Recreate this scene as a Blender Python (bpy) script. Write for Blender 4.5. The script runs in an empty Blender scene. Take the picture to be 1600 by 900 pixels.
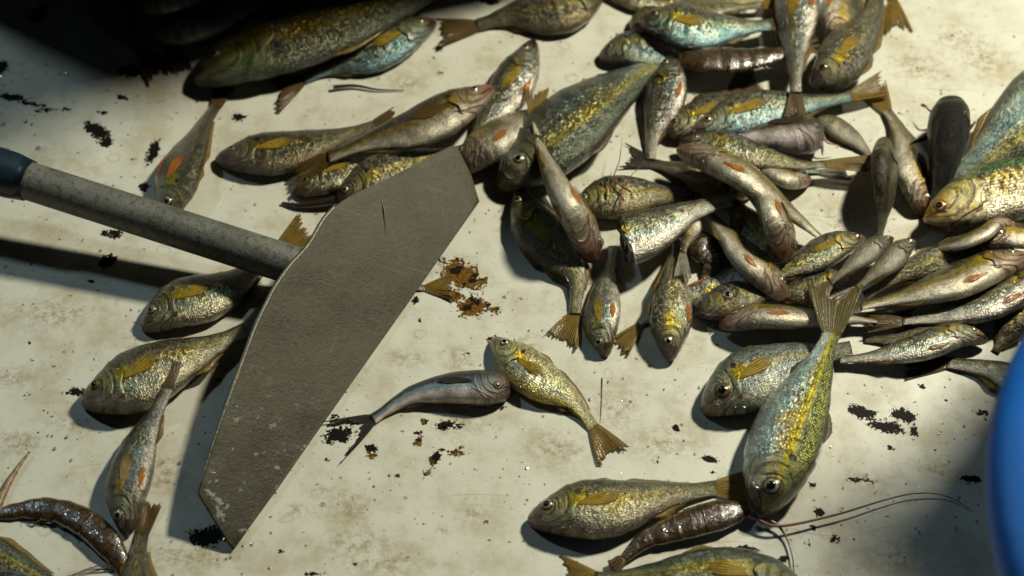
import bpy, math, random
from mathutils import Vector, Matrix, noise as mnoise
R = math.radians
scene = bpy.context.scene
# ------------------------------------------------------------------ camera
DIST, TILT, LENS = 1.10, R(37), 60.9
TARGET = Vector((0, 0, 0.0))
cam_d = bpy.data.cameras.new('camera')
cam = bpy.data.objects.new('camera', cam_d)
scene.collection.objects.link(cam)
cam.location = TARGET + Vector((0, -DIST*math.sin(TILT), DIST*math.cos(TILT)))
cam.rotation_euler = (TILT, 0, 0)
cam_d.lens = LENS; cam_d.sensor_width = 36
cam_d.clip_start = 0.02; cam_d.clip_end = 50
cam_d.dof.use_dof = True
cam_d.dof.focus_distance = 1.055
cam_d.dof.aperture_fstop = 5.6
scene.camera = cam
# ------------------------------------------------------------------ world, lamps, exposure
w = bpy.data.worlds.new('World'); scene.world = w; w.use_nodes = True
w.node_tree.nodes['Background'].inputs[0].default_value = (0.55, 0.72, 1.0, 1)
w.node_tree.nodes['Background'].inputs[1].default_value = 0.005
def lamp(name, loc, target, energy, color, size):
    l = bpy.data.lights.new(name, 'AREA'); l.shape = 'DISK'; l.size = size
    l.energy = energy; l.color = color
    o = bpy.data.objects.new(name, l); scene.collection.objects.link(o)
    o.location = loc
    o.rotation_euler = (Vector(target) - Vector(loc)).to_track_quat('-Z', 'Y').to_euler()
    return o
lamp('warm_lamp', (0.88, 0.60, 1.22), (0.03, -0.05, 0), 37, (1.0, 0.945, 0.75), 0.15)
lamp('cool_lamp', (-1.25, 0.85, 1.55), (0.12, -0.1, 0), 6.3, (0.66, 0.90, 1.0), 0.14)
scene.view_settings.view_transform = 'Standard'
scene.view_settings.look = 'None'
scene.view_settings.exposure = -0.10
scene.view_settings.gamma = 1.0

# ------------------------------------------------------------------ helpers
MPP = 0.65/1600.0
def P(px, py, z=0.0):
    k = 36.0/LENS/1600.0
    d = Vector(((px-800)*k, (450-py)*k, -1.0))
    c, s = math.cos(TILT), math.sin(TILT)
    d = Vector((d.x, d.y*c - d.z*s, d.y*s + d.z*c))
    o = cam.location
    f = (z - o.z)/d.z
    return o + d*f
def lerp_tab(tab, x):
    if x <= tab[0][0]: return tab[0][1]
    for (a, va), (b, vb) in zip(tab, tab[1:]):
        if x <= b:
            u = (x-a)/(b-a); u = u*u*(3-2*u)*0.35 + u*0.65
            return va + (vb-va)*u
    return tab[-1][1]
class Curve:
    def __init__(self, pts):
        p = [Vector((a[0], a[1], 0)) for a in pts]
        p = [p[0]*2-p[1]] + p + [p[-1]*2-p[-2]]
        self.s = []
        for i in range(1, len(p)-2):
            for j in range(24):
                u = j/24.0
                self.s.append(0.5*((2*p[i]) + (p[i+1]-p[i-1])*u + (2*p[i-1]-5*p[i]+4*p[i+1]-p[i+2])*u*u + (3*p[i]-p[i-1]-3*p[i+1]+p[i+2])*u**3))
        self.s.append(p[-2])
        self.l = [0.0]
        for a, b in zip(self.s, self.s[1:]): self.l.append(self.l[-1]+(b-a).length)
        self.L = self.l[-1]
    def at(self, t):
        if t < 0: return self.s[0] + (self.s[0]-self.s[1]).normalized()*(-t*self.L)
        if t > 1: return self.s[-1] + (self.s[-1]-self.s[-2]).normalized()*((t-1)*self.L)
        x = t*self.L
        lo, hi = 0, len(self.l)-1
        while hi-lo > 1:
            m = (lo+hi)//2
            if self.l[m] <= x: lo = m
            else: hi = m
        u = (x-self.l[lo])/max(1e-9, self.l[hi]-self.l[lo])
        return self.s[lo].lerp(self.s[hi], u)
    def tan(self, t):
        return (self.at(min(1, t+.03))-self.at(max(0, t-.03))).normalized()
def mesh_obj(name, verts, faces, mat, parent=None, uv=None, uv2=None, smooth=True, origin=None, solid=0):
    origin = origin if origin is not None else (parent.location.copy() if parent is not None and parent.type == 'EMPTY' else Vector((0, 0, 0)))
    if parent is not None and 'wloc' in parent.keys(): origin = Vector(parent['wloc'])
    me = bpy.data.meshes.new(name)
    me.from_pydata([tuple(Vector(v)-origin) for v in verts], [], faces)
    for nm, u in (('UVMap', uv), ('scale', uv2)):
        if u:
            l = me.uv_layers.new(name=nm)
            for lp in me.loops: l.data[lp.index].uv = u[lp.vertex_index]
    me.materials.append(mat)
    if smooth:
        for p in me.polygons: p.use_smooth = True
    o = bpy.data.objects.new(name, me)
    scene.collection.objects.link(o)
    if parent is not None: o.parent = parent
    if solid:
        m = o.modifiers.new('solid', 'SOLIDIFY'); m.thickness = solid; m.offset = 0
    return o
def empty(name, loc, label, cat, group=None):
    o = bpy.data.objects.new(name, None); scene.collection.objects.link(o)
    o.location = loc; o.empty_display_size = 0.02
    o['label'] = label; o['category'] = cat
    if group: o['group'] = group
    return o
def tag(o, label, cat, group=None):
    o['label'] = label; o['category'] = cat
    if group: o['group'] = group
    return o
def grid_faces(n, m, wrap=False):
    f = []
    for i in range(n-1):
        for j in range(m if wrap else m-1):
            f.append((i*m+j, i*m+(j+1) % m, (i+1)*m+(j+1) % m, (i+1)*m+j))
    return f
def tube(path, rad, seg=10):
    v, f = [], []
    n = len(path)
    for i, p in enumerate(path):
        p = Vector(p)
        a = Vector(path[max(0, i-1)]); b = Vector(path[min(n-1, i+1)])
        t = (b-a).normalized()
        s = t.cross(Vector((0, 0, 1)))
        if s.length < 1e-4: s = Vector((1, 0, 0))
        s.normalize(); u = s.cross(t)
        r = rad[i] if isinstance(rad, (list, tuple)) else rad
        for k in range(seg):
            q = 2*math.pi*k/seg
            v.append(p + s*math.cos(q)*r + u*math.sin(q)*r)
    f = grid_faces(n, seg, True)
    f.append(tuple(range(seg))); f.append(tuple(range((n-1)*seg, n*seg))[::-1])
    return v, f

# ------------------------------------------------------------------ node helper
class NT:
    def __init__(self, name):
        self.m = bpy.data.materials.new(name); self.m.use_nodes = True
        self.t = self.m.node_tree; self.t.nodes.clear()
        self.out = self.t.nodes.new('ShaderNodeOutputMaterial')
    def n(self, typ, **kw):
        x = self.t.nodes.new(typ)
        for k, v in kw.items(): setattr(x, k, v)
        return x
    def set(self, sock, v):
        if isinstance(v, bpy.types.NodeSocket): self.t.links.new(v, sock)
        elif v is not None:
            if hasattr(sock.default_value, '__len__') and not hasattr(v, '__len__'): v = (v,)*len(sock.default_value)
            if hasattr(v, '__len__') and len(sock.default_value) == 4 and len(v) == 3: v = tuple(v)+(1,)
            sock.default_value = v
    def math(self, op, a, b=None, c=None, clamp=False):
        x = self.n('ShaderNodeMath', operation=op); x.use_clamp = clamp
        self.set(x.inputs[0], a)
        if b is not None: self.set(x.inputs[1], b)
        if c is not None: self.set(x.inputs[2], c)
        return x.outputs[0]
    def vm(self, op, a, b=None, s=None):
        x = self.n('ShaderNodeVectorMath', operation=op)
        self.set(x.inputs[0], a)
        if b is not None: self.set(x.inputs[1], b)
        if s is not None: self.set(x.inputs['Scale'], s)
        return x.outputs[0]
    def mix(self, f, a, b, mode='MIX'):
        x = self.n('ShaderNodeMix', data_type='RGBA', blend_type=mode)
        self.set(x.inputs[0], f); self.set(x.inputs[6], a); self.set(x.inputs[7], b)
        return x.outputs[2]
    def noise(self, vec, scale, detail=4, rough=.55, dist=0, out=0):
        x = self.n('ShaderNodeTexNoise'); self.set(x.inputs['Vector'], vec)
        x.inputs['Scale'].default_value = scale; x.inputs['Detail'].default_value = detail
        x.inputs['Roughness'].default_value = rough; x.inputs['Distortion'].default_value = dist
        return x.outputs[out]
    def ss(self, x, a, b):
        m = self.n('ShaderNodeMapRange', interpolation_type='SMOOTHSTEP')
        self.set(m.inputs[0], x)
        for i, v in ((1, a), (2, b), (3, 0), (4, 1)): self.set(m.inputs[i], v)
        return m.outputs[0]
    def ramp(self, f, stops):
        r = self.n('ShaderNodeValToRGB'); self.set(r.inputs[0], f)
        e = r.color_ramp.elements
        while len(e) < len(stops): e.new(0.5)
        for el, (p, c) in zip(e, stops): el.position = p; el.color = tuple(c)+(1,)
        return r.outputs[0]
    def uv(self, name):
        x = self.n('ShaderNodeUVMap'); x.uv_map = name; return x.outputs[0]
    def sep(self, v):
        x = self.n('ShaderNodeSeparateXYZ'); self.set(x.inputs[0], v); return x.outputs
    def comb(self, x, y, z=0):
        c = self.n('ShaderNodeCombineXYZ'); self.set(c.inputs[0], x); self.set(c.inputs[1], y); self.set(c.inputs[2], z); return c.outputs[0]
    def bump(self, h, strength, dist, normal=None):
        b = self.n('ShaderNodeBump'); self.set(b.inputs['Height'], h)
        self.set(b.inputs['Strength'], strength); b.inputs['Distance'].default_value = dist
        if normal is not None: self.set(b.inputs['Normal'], normal)
        return b.outputs[0]
    def bsdf(self, **kw):
        b = self.n('ShaderNodeBsdfPrincipled')
        for k, v in kw.items(): self.set(b.inputs[k.replace('_', ' ')], v)
        return b
    def finish(self, sh):
        self.t.links.new(sh.outputs[0] if hasattr(sh, 'outputs') else sh, self.out.inputs[0]); return self.m

# ------------------------------------------------------------------ materials
def fish_material(name, back=(.10, .10, .045), flank=(.42, .42, .34), belly=(.62, .55, .46), snout=(.20, .12, .08),
                  irid=((.50, .40, .12), (.22, .34, .28), (.50, .50, .42), (.42, .36, .15)), irid_amt=.6,
                  spot=1.0, patch=(.50, .36, .03), patch_amt=.5, scale=1.0, stripe=0.0, metal=.85, glint=.42, blotch=.4, val=.62, bk0=.53, bk1=.80, sb=.65, green=(.10, .14, .04), sce=.8, coat=.9, spec=.5,
                  headc=((.05, .04, .015), (.24, .21, .10), (.10, .15, .10), (.46, .30, .06)), band=.45, dots=.5, r0=.20, r1=.34):
    N = NT(name)
    uv = N.sep(N.uv('UVMap')); t, v = uv[0], uv[1]
    sv = N.uv('scale')
    oi = N.n('ShaderNodeObjectInfo')
    off = N.math('MULTIPLY', oi.outputs['Random'], 37.0)
    svo = N.vm('ADD', sv, N.comb(off, off, off))
    geo = N.n('ShaderNodeNewGeometry')
    # wobble for borders
    wob = N.math('MULTIPLY', N.math('SUBTRACT', N.noise(svo, .22, 4), .5), .26)
    vw = N.math('ADD', v, wob)
    col = N.mix(N.ss(vw, .12, .42), belly, flank)
    bk = N.ss(vw, bk0, bk1)
    # iridescence in patches
    ir = N.ramp(N.noise(N.vm('MULTIPLY', svo, (.6, 1.2, 1)), .075, 3, .55, .5), [(.30, irid[0]), (.43, irid[1]), (.54, irid[2]), (.68, irid[3])])
    irm = N.math('MULTIPLY', N.math('MULTIPLY', N.ss(vw, .08, .3), N.math('SUBTRACT', 1.0, N.ss(vw, .72, .98))), irid_amt)
    col = N.mix(irm, col, ir)
    col = N.mix(N.math('MULTIPLY', N.math('MULTIPLY', N.ss(vw, bk0-.16, bk0), N.math('SUBTRACT', 1.0, bk)), band), col, (.30, .22, .02))
    col = N.mix(bk, col, back)
    val_n = N.math('MULTIPLY_ADD', N.ss(N.noise(svo, .16, 4, .65), .32, .68), .6, .65)
    if stripe:
        st = N.math('SUBTRACT', 1.0, N.math('MULTIPLY', N.math('ABSOLUTE', N.math('SUBTRACT', v, .66)), 9.0), clamp=True)
        col = N.mix(N.math('MULTIPLY', st, stripe), col, (.50, .42, .06))
        dk = N.ss(v, .72, .80)
        dk2 = N.ss(v, .93, .99)
        cellq = N.n('ShaderNodeTexVoronoi'); N.set(cellq.inputs['Vector'], N.vm('MULTIPLY', sv, (1/1.4/scale, 1/1.12/scale, 1))); cellq.inputs['Scale'].default_value = 1.0; cellq.inputs['Randomness'].default_value = .3
        gcol = N.mix(N.math('MULTIPLY', N.math('SUBTRACT', 1.0, N.ss(cellq.outputs['Distance'], .28, .42)), N.ss(N.sep(cellq.outputs['Color'])[0], .1, .3)), (.02, .035, .015), green)
        col = N.mix(N.math('MULTIPLY', dk, .9*min(1, stripe*1.3)), col, gcol)
        col = N.mix(N.math('MULTIPLY', dk2, .8), col, (.02, .03, .02))
    # scales
    wv = N.n('ShaderNodeTexVoronoi'); wv.feature = 'F1'
    N.set(wv.inputs['Vector'], N.vm('MULTIPLY', sv, (1/1.4/scale, 1/1.12/scale, 1)))
    wv.inputs['Scale'].default_value = 1.0; wv.inputs['Randomness'].default_value = .55
    sd, sc = wv.outputs['Distance'], wv.outputs['Color']
    body = N.ss(t, .20, .27)
    edge = N.ss(sd, .38, .62)
    col = N.mix(N.math('MULTIPLY', N.math('MULTIPLY', edge, body), sce), col, N.mix(.75, col, (.02, .022, .012)))
    cellv = N.sep(sc)[0]
    col = N.mix(N.math('MULTIPLY', N.math('MULTIPLY', N.ss(cellv, .3, .95), body), .22*min(1, sce*1.3)), col, N.mix(.5, col, (.85, .8, .55)))
    # blotches of brown mucus and blood
    bl = N.ss(N.noise(svo, .5, 5, .65), .52, .66)
    col = N.mix(N.math('MULTIPLY', bl, blotch), col, (.07, .055, .02))
    if dots:
        dv_ = N.n('ShaderNodeTexVoronoi'); N.set(dv_.inputs['Vector'], svo); dv_.inputs['Scale'].default_value = .42
        dd_ = N.math('MULTIPLY', N.math('SUBTRACT', 1.0, N.ss(dv_.outputs['Distance'], .10, .20)), N.ss(N.sep(dv_.outputs['Color'])[2], .80, .84))
        col = N.mix(N.math('MULTIPLY', dd_, dots), col, (.05, .03, .012))
    # head
    head = N.math('SUBTRACT', 1.0, N.ss(t, .16, .30))
    hn = N.ramp(N.noise(svo, .45, 4, .65), [(p_, c_) for p_, c_ in zip((.34, .46, .55, .68), headc)])
    col = N.mix(N.math('MULTIPLY', head, .55), col, hn)
    sn = N.math('SUBTRACT', 1.0, N.ss(N.math('ADD', t, N.math('MULTIPLY', wob, .3)), .03, .13))
    col = N.mix(N.math('MULTIPLY', sn, .85), col, snout)
    # yellow patch behind the gills
    def blob(t0, v0, rt, rv, soft=.5):
        a = N.math('DIVIDE', N.math('SUBTRACT', t, t0), rt); b = N.math('DIVIDE', N.math('SUBTRACT', v, v0), rv)
        d = N.math('SQRT', N.math('ADD', N.math('MULTIPLY', a, a), N.math('MULTIPLY', b, b)))
        d = N.math('ADD', d, N.math('MULTIPLY', wob, 2.0))
        return N.math('SUBTRACT', 1.0, N.ss(d, 1-soft, 1+soft*.4))
    if patch_amt: col = N.mix(N.math('MULTIPLY', blob(.265, .60, .075, .18, .8), patch_amt), col, patch)
    if spot: col = N.mix(N.math('MULTIPLY', blob(.265, .73, .020, .075, .35), spot*.95), col, (.004, .004, .006))
    # lateral line, mouth slit
    lv = N.math('ADD', .60, N.math('MULTIPLY', N.math('POWER', N.math('ABSOLUTE', N.math('SUBTRACT', 1.0, t)), 2.5), .22))
    ll = N.math('SUBTRACT', 1.0, N.ss(N.math('ABSOLUTE', N.math('SUBTRACT', v, lv)), .006, .02))
    ll = N.math('MULTIPLY', ll, body)
    col = N.mix(N.math('MULTIPLY', ll, .45), col, (.05, .05, .02))
    ml = N.math('SUBTRACT', .40, N.math('MULTIPLY', t, 1.6))
    mm = N.math('SUBTRACT', 1.0, N.ss(N.math('ABSOLUTE', N.math('SUBTRACT', v, ml)), .015, .045))
    mm = N.math('MULTIPLY', mm, N.math('SUBTRACT', 1.0, N.ss(t, .075, .09)))
    col = N.mix(mm, col, (.02, .008, .006))
    # throat: gill membranes meeting in a V, fine ray lines
    vl = N.math('SUBTRACT', 1.0, N.ss(N.math('ABSOLUTE', N.math('SUBTRACT', t, N.math('MULTIPLY_ADD', v, .60, .095))), .004, .014))
    vl = N.math('MULTIPLY', vl, N.math('SUBTRACT', 1.0, N.ss(v, .24, .30)))
    br = N.ss(N.math('SINE', N.math('MULTIPLY', N.math('SUBTRACT', t, N.math('MULTIPLY', v, .55)), 260.0)), .2, .9)
    br = N.math('MULTIPLY', br, N.math('MULTIPLY', N.math('SUBTRACT', 1.0, N.ss(v, .22, .32)), N.math('MULTIPLY', N.ss(t, .03, .06), N.math('SUBTRACT', 1.0, N.ss(t, .19, .22)))))
    col = N.mix(N.math('MULTIPLY', N.math('MAXIMUM', vl, N.math('MULTIPLY', br, .5)), .75), col, (.10, .035, .022))
    # cheek arcs
    ea = N.math('DIVIDE', N.math('SUBTRACT', t, .09), .10); eb = N.math('DIVIDE', N.math('SUBTRACT', v, .60), .42)
    ed_ = N.math('ADD', N.math('SQRT', N.math('ADD', N.math('MULTIPLY', ea, ea), N.math('MULTIPLY', eb, eb))), N.math('MULTIPLY', wob, .8))
    arc = N.math('MULTIPLY', N.ss(N.math('SINE', N.math('MULTIPLY', ed_, 13.0)), .3, .95), N.math('MULTIPLY', head, N.ss(ed_, .5, .65)))
    col = N.mix(N.math('MULTIPLY', arc, .5), col, (.03, .022, .010))
    # per-fish value
    hs = N.n('ShaderNodeHueSaturation'); N.set(hs.inputs['Color'], col)
    N.set(hs.inputs['Value'], N.math('MULTIPLY', N.math('MULTIPLY_ADD', oi.outputs['Random'], .45, .80), N.math('MULTIPLY', val_n, val*.86)))
    N.set(hs.inputs['Saturation'], 1.32)
    col = hs.outputs[0]
    # normals : random tilt per scale + bump
    mask = N.math('MULTIPLY', body, N.math('MULTIPLY_ADD', N.ss(vw, .1, .4), .8, .2))
    rnd = N.vm('SUBTRACT', sc, (.5, .5, .5))
    nrm = N.vm('NORMALIZE', N.vm('ADD', geo.outputs['Normal'], N.vm('SCALE', rnd, s=N.math('MULTIPLY', mask, glint))))
    h = N.math('MULTIPLY', N.math('MULTIPLY', sd, -1.0), body)
    b1 = N.bump(h, sb, .00045, nrm)
    lump = N.math('ADD', N.math('MULTIPLY', N.noise(svo, .8, 4, .6), .6), N.math('MULTIPLY', N.math('MAXIMUM', mm, N.math('MAXIMUM', vl, N.math('MULTIPLY', arc, .6))), -.8))
    hb = N.math('ADD', lump, N.math('MULTIPLY', N.math('MULTIPLY', N.noise(svo, 2.2, 2), .4), head))
    b2 = N.bump(hb, .8, .0011, b1)
    wet = N.bump(N.noise(svo, 1.0, 4, .65), 1.0, .0021)
    rough = N.math('MULTIPLY_ADD', N.noise(svo, 1.6, 3), r1, r0)
    bs = N.bsdf(Base_Color=col, Roughness=rough, Metallic=N.math('MULTIPLY', N.math('SUBTRACT', 1.0, N.math('MULTIPLY', bk, .6)), metal),
                Normal=b2, Coat_Weight=coat, Coat_Roughness=.05, Coat_Normal=wet, Coat_IOR=1.5, Specular_IOR_Level=spec)
    return N.finish(bs)

def fin_material(name, c1, c2, alpha=.72, rays=1.0, fade=False):
    N = NT(name)
    uv = N.uv('UVMap'); s = N.sep(uv)
    x = N.math('MULTIPLY', s[0], 1.0)
    wob = N.math('MULTIPLY', N.noise(uv, 3, 3), .5)
    st = N.math('SINE', N.math('MULTIPLY', N.math('ADD', x, wob), 6.283*rays))
    st = N.ss(st, -.4, .7)
    nz = N.noise(N.n('ShaderNodeNewGeometry').outputs['Position'], 260, 4, .6)
    col = N.mix(st, c2, c1)
    col = N.mix(N.math('MULTIPLY', N.ss(nz, .45, .68), .45), col, (.05, .04, .015))
    tip = N.ss(s[1], .55, 1.0)
    col = N.mix(N.math('MULTIPLY', tip, .35), col, (.09, .055, .02))
    bmp = N.bump(st, .6, .0004)
    wet = N.bump(nz, .6, .001)
    bs = N.bsdf(Base_Color=col, Roughness=.5, Normal=bmp, Specular_IOR_Level=.3, Coat_Weight=.3, Coat_Roughness=.10, Coat_Normal=wet)
    tr = N.n('ShaderNodeBsdfTranslucent'); N.set(tr.inputs[0], N.mix(.3, col, (.5, .3, .05)))
    m1 = N.n('ShaderNodeMixShader'); m1.inputs[0].default_value = .25
    N.t.links.new(bs.outputs[0], m1.inputs[1]); N.t.links.new(tr.outputs[0], m1.inputs[2])
    tp = N.n('ShaderNodeBsdfTransparent')
    m2 = N.n('ShaderNodeMixShader')
    al = N.math('MULTIPLY_ADD', st, (1-alpha)*.8, alpha, clamp=True)
    if fade:   # thin webbed margin of a paired fin
        sx = N.math('ABSOLUTE', N.math('SUBTRACT', N.math('DIVIDE', x, 6.0), .5))
        al = N.math('MULTIPLY', al, N.math('SUBTRACT', 1.0, N.math('MAXIMUM', N.ss(N.math('ADD', sx, N.math('MULTIPLY', wob, .15)), .40, .58), N.math('MULTIPLY', tip, .75))))
        al = N.math('MULTIPLY', al, N.ss(s[1], -.05, .12))
    N.set(m2.inputs[0], al)
    N.t.links.new(tp.outputs[0], m2.inputs[1]); N.t.links.new(m1.outputs[0], m2.inputs[2])
    return N.finish(m2.outputs[0])

def plain(name, col, rough=.4, metal=0, coat=0, col2=None, nscale=60, bstr=0, bscale=200, bdist=.001, spec=.5):
    N = NT(name)
    pos = N.n('ShaderNodeTexCoord').outputs['Object']
    c = col
    if col2: c = N.mix(N.ss(N.noise(pos, nscale, 5, .6), .35, .65), col, col2)
    kw = dict(Base_Color=c, Roughness=rough, Metallic=metal, Coat_Weight=coat, Coat_Roughness=.08)
    if bstr: kw['Normal'] = N.bump(N.noise(pos, bscale, 4, .6), bstr, bdist)
    return N.finish(N.bsdf(**kw))

FM = {
 'gold': fish_material('skin_gold', val=.74, metal=.88, back=(.035, .03, .008), flank=(.40, .37, .24), belly=(.55, .50, .38)),
 'silver': fish_material('skin_silver', val=.74, sce=.6, sb=.6, metal=.88, back=(.04, .04, .018), flank=(.50, .51, .46), belly=(.66, .62, .55), irid_amt=.4, blotch=.25,
                         irid=((.5, .42, .18), (.25, .42, .44), (.55, .55, .52), (.4, .38, .3))),
 'pale': fish_material('skin_pale', val=.78, bk0=.47, bk1=.66, sb=.4, sce=.35, band=.8, back=(.055, .045, .014), flank=(.36, .32, .22), belly=(.74, .70, .58), snout=(.36, .19, .14), irid_amt=.25, metal=.6, glint=.2, r0=.3, headc=((.16, .10, .06), (.36, .28, .22), (.46, .34, .28), (.30, .22, .10)), blotch=.25,
                       irid=((.5, .38, .2), (.5, .44, .42), (.6, .5, .46), (.4, .38, .22))),
 'teal': fish_material('skin_teal', val=.75, metal=.88, back=(.03, .035, .015), flank=(.34, .42, .38), belly=(.25, .38, .42), irid_amt=.7,
                       irid=((.40, .42, .2), (.16, .38, .40), (.50, .54, .48), (.14, .28, .38))),
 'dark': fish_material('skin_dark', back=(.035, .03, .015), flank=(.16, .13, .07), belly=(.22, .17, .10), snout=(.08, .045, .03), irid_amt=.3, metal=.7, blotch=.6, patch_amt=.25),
 'herring': fish_material('skin_herring', val=1.15, green=(.50, .50, .03), back=(.05, .08, .05), flank=(.56, .60, .56), belly=(.50, .56, .54), snout=(.42, .34, .16), stripe=1.0, scale=1.15, glint=.42, patch_amt=0,
                          irid=((.55, .48, .2), (.25, .5, .5), (.55, .55, .5), (.55, .42, .1)), irid_amt=.6, blotch=.1, metal=.8, sce=.6),
 'bluegrey': fish_material('skin_bluegrey', sb=.4, sce=.5, headc=((.06, .05, .03), (.14, .14, .10), (.10, .15, .14), (.26, .20, .05)), back=(.07, .09, .09), flank=(.22, .28, .27), belly=(.28, .32, .26), snout=(.22, .17, .08), patch_amt=0, stripe=.6,
                           irid=((.16, .24, .30), (.18, .30, .34), (.34, .36, .30), (.42, .38, .08)), irid_amt=.5, scale=.9),
 'brass': fish_material('skin_brass', val=.8, headc=((.01, .03, .012), (.03, .09, .04), (.10, .14, .04), (.40, .30, .05)), back=(.05, .045, .02), flank=(.52, .40, .14), belly=(.28, .26, .24), snout=(.12, .10, .06), patch_amt=0, stripe=.35,
                        irid=((.60, .42, .08), (.34, .34, .30), (.55, .44, .2), (.5, .32, .05)), irid_amt=.75, scale=.9),
}
FM['catdark'] = fish_material('skin_cat_brown', sb=.05, dots=0, sce=0, band=0, headc=((.02, .015, .01),)*4, val=1.0, back=(.03, .02, .012), flank=(.06, .035, .015), belly=(.60, .55, .54), snout=(.03, .02, .015), irid_amt=0, spot=0, patch_amt=0, metal=.1, glint=.02, scale=.6, blotch=.3)
FM['catblack'] = fish_material('skin_cat_black', sb=.04, dots=0, sce=0, band=0, spec=.10, coat=.5, r0=.5, r1=.2, headc=((.005, .004, .003),)*4, val=.6, back=(.004, .0035, .003), flank=(.005, .004, .003), belly=(.03, .025, .02), snout=(.015, .012, .010), irid_amt=0, spot=0, patch_amt=0, metal=.05, glint=.02, scale=.6, blotch=.2)
FM['catgrey'] = fish_material('skin_cat_grey', sb=.05, dots=0, sce=0, band=0, headc=((.02, .018, .012), (.03, .028, .02), (.04, .035, .015), (.03, .03, .02)), val=1.0, bk0=.5, bk1=.7, back=(.010, .012, .014), flank=(.20, .25, .28), belly=(.80, .72, .66), snout=(.10, .055, .04), irid_amt=.15, irid=((.12, .16, .18), (.1, .14, .17), (.3, .34, .34), (.2, .14, .1)), spot=0, patch_amt=0, metal=.25, glint=.03, scale=.7, blotch=.15)
FM['darkback'] = fish_material('skin_dark_back', back=(.016, .013, .006), flank=(.035, .028, .014), belly=(.20, .17, .12), snout=(.03, .02, .012), irid_amt=.1, spot=0, patch_amt=0, metal=.05, glint=.06, spec=.25, coat=.35, sce=.7, band=0)
FM['smooth'] = fish_material('skin_smooth', val=.5, sb=.08, sce=.1, band=.3, back=(.22, .19, .12), flank=(.30, .28, .21), belly=(.34, .30, .22), snout=(.18, .12, .06), irid_amt=.1, spot=0, patch_amt=0, metal=.1, glint=.04, scale=.7, blotch=.4)
FM['bright'] = fish_material('skin_bright', val=1.15, back=(.26, .24, .13), flank=(.64, .63, .52), belly=(.50, .42, .18), irid_amt=.4, metal=.75, glint=.42, blotch=.2)
FM['bluesilver'] = fish_material('skin_bluesilver', back=(.15, .19, .19), flank=(.36, .40, .38), belly=(.46, .46, .38), snout=(.34, .26, .17), irid_amt=.5, patch_amt=.7,
    irid=((.46, .42, .24), (.18, .26, .32), (.42, .44, .42), (.30, .32, .22)))
FM['brasshead'] = fish_material('skin_brasshead', val=.8, bk0=.70, bk1=.80, headc=((.10, .05, .01), (.62, .40, .03), (.30, .42, .40), (.70, .50, .06)), green=(.05, .20, .04), back=(.02, .10, .025), flank=(.50, .47, .36), belly=(.60, .54, .44), snout=(.55, .34, .05), irid_amt=.5, patch_amt=0, stripe=.25, scale=1.3, glint=.45,
    irid=((.56, .42, .18), (.40, .44, .42), (.55, .52, .42), (.5, .36, .12)), blotch=.1)
FIN_Y = fin_material('fin_yellow', (.30, .19, .018), (.12, .07, .010), .62)
FIN_P = fin_material('fin_pectoral', (.46, .31, .015), (.26, .17, .012), .70, fade=True)
FIN_O = fin_material('fin_orange', (.60, .20, .012), (.38, .12, .008), .85, fade=True)
FIN_B = fin_material('fin_brown', (.15, .085, .015), (.05, .03, .008), .62)
FIN_D = fin_material('fin_dark', (.045, .036, .03), (.018, .015, .015), .85)
FIN_G = fin_material('fin_grey', (.35, .33, .25), (.2, .2, .16), .62)
FIN_W = fin_material('fin_olive', (.17, .14, .025), (.06, .05, .012), .72)
FINS = {'w': FIN_W, 'y': FIN_Y, 'b': FIN_B, 'd': FIN_D, 'o': FIN_O, 'g': FIN_G}
IRIS_G = plain('iris_gold', (.30, .20, .05), .3, .5, 1, (.08, .045, .01), 500)
IRIS_S = plain('iris_silver', (.50, .45, .33), .25, .5, 1, (.24, .18, .10), 500)
IRIS_R = plain('iris_red', (.50, .16, .05), .3, .4, 1, (.6, .4, .15), 400)
PUPIL = plain('pupil_black', (.004, .004, .006), .06, 0, 1)
IRIS = {'g': IRIS_G, 's': IRIS_S, 'r': IRIS_R}

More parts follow.
